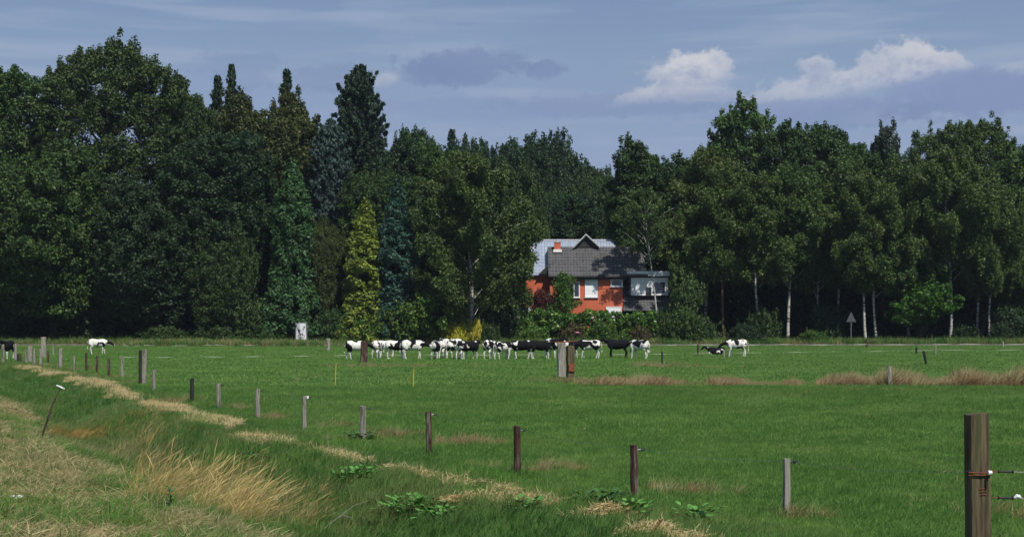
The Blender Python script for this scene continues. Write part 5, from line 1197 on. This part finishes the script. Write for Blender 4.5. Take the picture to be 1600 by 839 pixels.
def heap(px, py, rx, ry, rz, n_, seed, label):
    rng = np.random.default_rng(seed); x, Y = at(px, py); t = thing('hay_heap', label, 'hay heap', (x, Y, G(x, Y)), 0, 'heaps of dry hay'); mb = MB()
    for i in range(n_):
        a = rng.uniform(0, 6.28); r = math.sqrt(rng.uniform(0, 1)); c_ = Vector((rx*r*math.cos(a), ry*r*math.sin(a), rz*(1-r*r)*rng.uniform(.6, 1.05)+.01))
        d = Vector((rng.normal(0, 1), rng.normal(0, .8), rng.normal(0, .3)-.2)).normalized(); L = rng.uniform(.12, .32); sd = d.cross(Vector((rng.normal(), rng.normal(), 1))).normalized()*.0045
        m_ = c_+Vector((0, 0, .02)); mb.poly([tuple(c_-d*L/2-sd), tuple(c_-d*L/2+sd), tuple(m_+sd), tuple(m_-sd), tuple(c_+d*L/2-Vector((0, 0, .02)))], [(0, 1, 2, 3), (3, 2, 4)])
    mb.build('hay', M['straw'] if seed != 3 else M['straw'], t)
heap(952, 812, .36, .28, .20, 1500, 1, 'mound of dry hay left of the dark red-brown post at the bottom')
heap(742, 783, .50, .30, .09, 1500, 2, 'flat patch of dry hay in the middle of the bank')
heap(1010, 836, .40, .25, .10, 900, 3, 'flat scatter of dry hay at the bottom edge')
x, Y = at(1022, 842); rs = thing('dock_stalk', 'red-brown dead dock stalk leaning at the bottom edge', 'dead stalk', (x, Y, G(x, Y)))
MB().tube([(-.12, 0, -.05), (0, 0, .10), (.10, 0, .25)], [.012, .014, .005], 6).build('stalk', M['rust'], rs)
tw = MB()
for i in range(26): f = i/26; tw.tube([(-.1+.2*f, 0, -.02+.26*f), (-.1+.2*f+.02*math.cos(i*2), .02*math.sin(i*2), .01+.26*f)], [.004, .008], 4)
tw.build('seeds', M['rust'], rs)
# leaning hogweed with white umbel
x, Y = at(62, 688); hw_ = thing('hogweed', 'leaning brown hogweed stalk topped by a white flower head', 'wild plant', (x, Y, G(x, Y)))
k_ = Y/F; tx, tz = 32*k_, 80*k_
MB().tube([(0, 0, -.05), (tx*.35, 0, tz*.36), (tx*.62, 0, tz*.7), (tx, 0, tz)], [.034, .028, .022, .013], 7).build('stalk', M['bark'], hw_)
fb = MB(); rg_ = np.random.default_rng(8)
for i in range(46):
    a = rg_.uniform(0, 6.28); r = math.sqrt(rg_.uniform(0, 1))*.11; c_ = Vector((tx+.01+r*math.cos(a)*1.0, r*math.sin(a), tz+.05-.5*r*math.cos(a)-.1*r))
    fb.tube([c_, c_+Vector((.004, 0, .014)), c_+Vector((.006, 0, .02))], [.006, .019, .006], 5)
fb.build('flower_head', M['porcelain'], hw_)
sp2 = MB()
for i in range(14): a = i*.45; sp2.tube([(tx, 0, tz), (tx+.07*math.cos(a), .08*math.sin(a), tz+.05-.03*math.cos(a))], .0025, 4)
sp2.build('flower_ribs', M['stalk'], hw_)
sb = MB()
for (f, dx, dz) in ((.35, .14, -.10), (.5, -.10, .12), (.75, -.16, .10), (.2, .16, .02)): b = Vector((tx*f, 0, tz*f)); sb.tube([b, b+Vector((dx*.6, .02, dz*.6+.03)), b+Vector((dx, .03, dz))], [.008, .006, .003], 5)
sb.build('side_stem', M['pine_bark'], hw_)
# dry bent twig and wispy white-tipped weed
x, Y = at(500, 838); tg = thing('twig', 'bare grey twig arching out of the grass at the bottom', 'twig', (x, Y, G(x, Y))); k_ = Y/F
MB().tube([(-.15, 0, -.05), (10*k_, 0, 16*k_), (34*k_, 0, 34*k_), (52*k_, .02, 48*k_), (76*k_, .03, 56*k_)], [.011, .010, .008, .005, .003], 6).build('branch', M['wood_grey'], tg)
MB().tube([(34*k_, 0, 34*k_), (50*k_, -.04, 30*k_)], [.006, .003], 5).build('side_twig', M['wood_grey'], tg)
for (px, py, dx, dz, lab) in [(285, 772, 20, 66, 'dark thistle stem standing in the golden grass'), (270, 800, -6, 40, 'short dark thistle left in the golden grass')]:
    x, Y = at(px, py); th = thing('thistle', lab, 'thistle', (x, Y, G(x, Y)), 0, 'thistles in the golden grass'); k_ = Y/F
    MB().tube([(0, 0, -.05), (dx*k_*.5, 0, dz*k_*.6), (dx*k_, 0, dz*k_)], [.012, .01, .006], 6).build('stem', M['weeddark'], th)
    lf = MB(); rg_ = np.random.default_rng(int(px))
    for i in range(34):
        f = rg_.uniform(.1, 1); a = rg_.uniform(0, 6.28); c_ = Vector((dx*k_*f, 0, dz*k_*f)); d = Vector((math.cos(a), math.sin(a), .4))*.12; s_ = Vector((-math.sin(a), math.cos(a), 0))*.022
        lf.poly([tuple(c_), tuple(c_+d*.5-s_), tuple(c_+d), tuple(c_+d*.5+s_)], [(0, 1, 2, 3)])
    lf.build('leaves', M['weeddark'], th)
x, Y = at(28, 787); pp = thing('paper_scrap', 'small crumpled white scrap lying in the mown verge at the lower left', 'litter', (x, Y, G(x, Y)+.08))
MB().poly([(-.06, 0, 0), (.03, -.03, .01), (.07, .02, .04), (0, .05, .06), (-.02, .01, .05)], [(0, 1, 2, 4), (4, 2, 3)]).slab((-.12, 0, .03), (-.06, .0, .03), (-.06, .05, .05), (-.12, .05, .05), .004).build('paper', M['porcelain'], pp)

# ------------------------------------------------------------------ the air between the camera and the wood
hz_m = bpy.data.materials.new('haze'); hz_m.use_nodes = True; hz_m.node_tree.nodes.clear()
pv = hz_m.node_tree.nodes.new('ShaderNodeVolumePrincipled'); ho = hz_m.node_tree.nodes.new('ShaderNodeOutputMaterial')
pv.inputs['Color'].default_value = (.72, .84, 1, 1); pv.inputs['Density'].default_value = .00011; pv.inputs['Anisotropy'].default_value = .2
hz_m.node_tree.links.new(pv.outputs[0], ho.inputs['Volume'])
hb = MB().box(-3000, 3000, -600, 5000, -2.2, 60); tag(hb.build('haze', hz_m), kind='stuff')
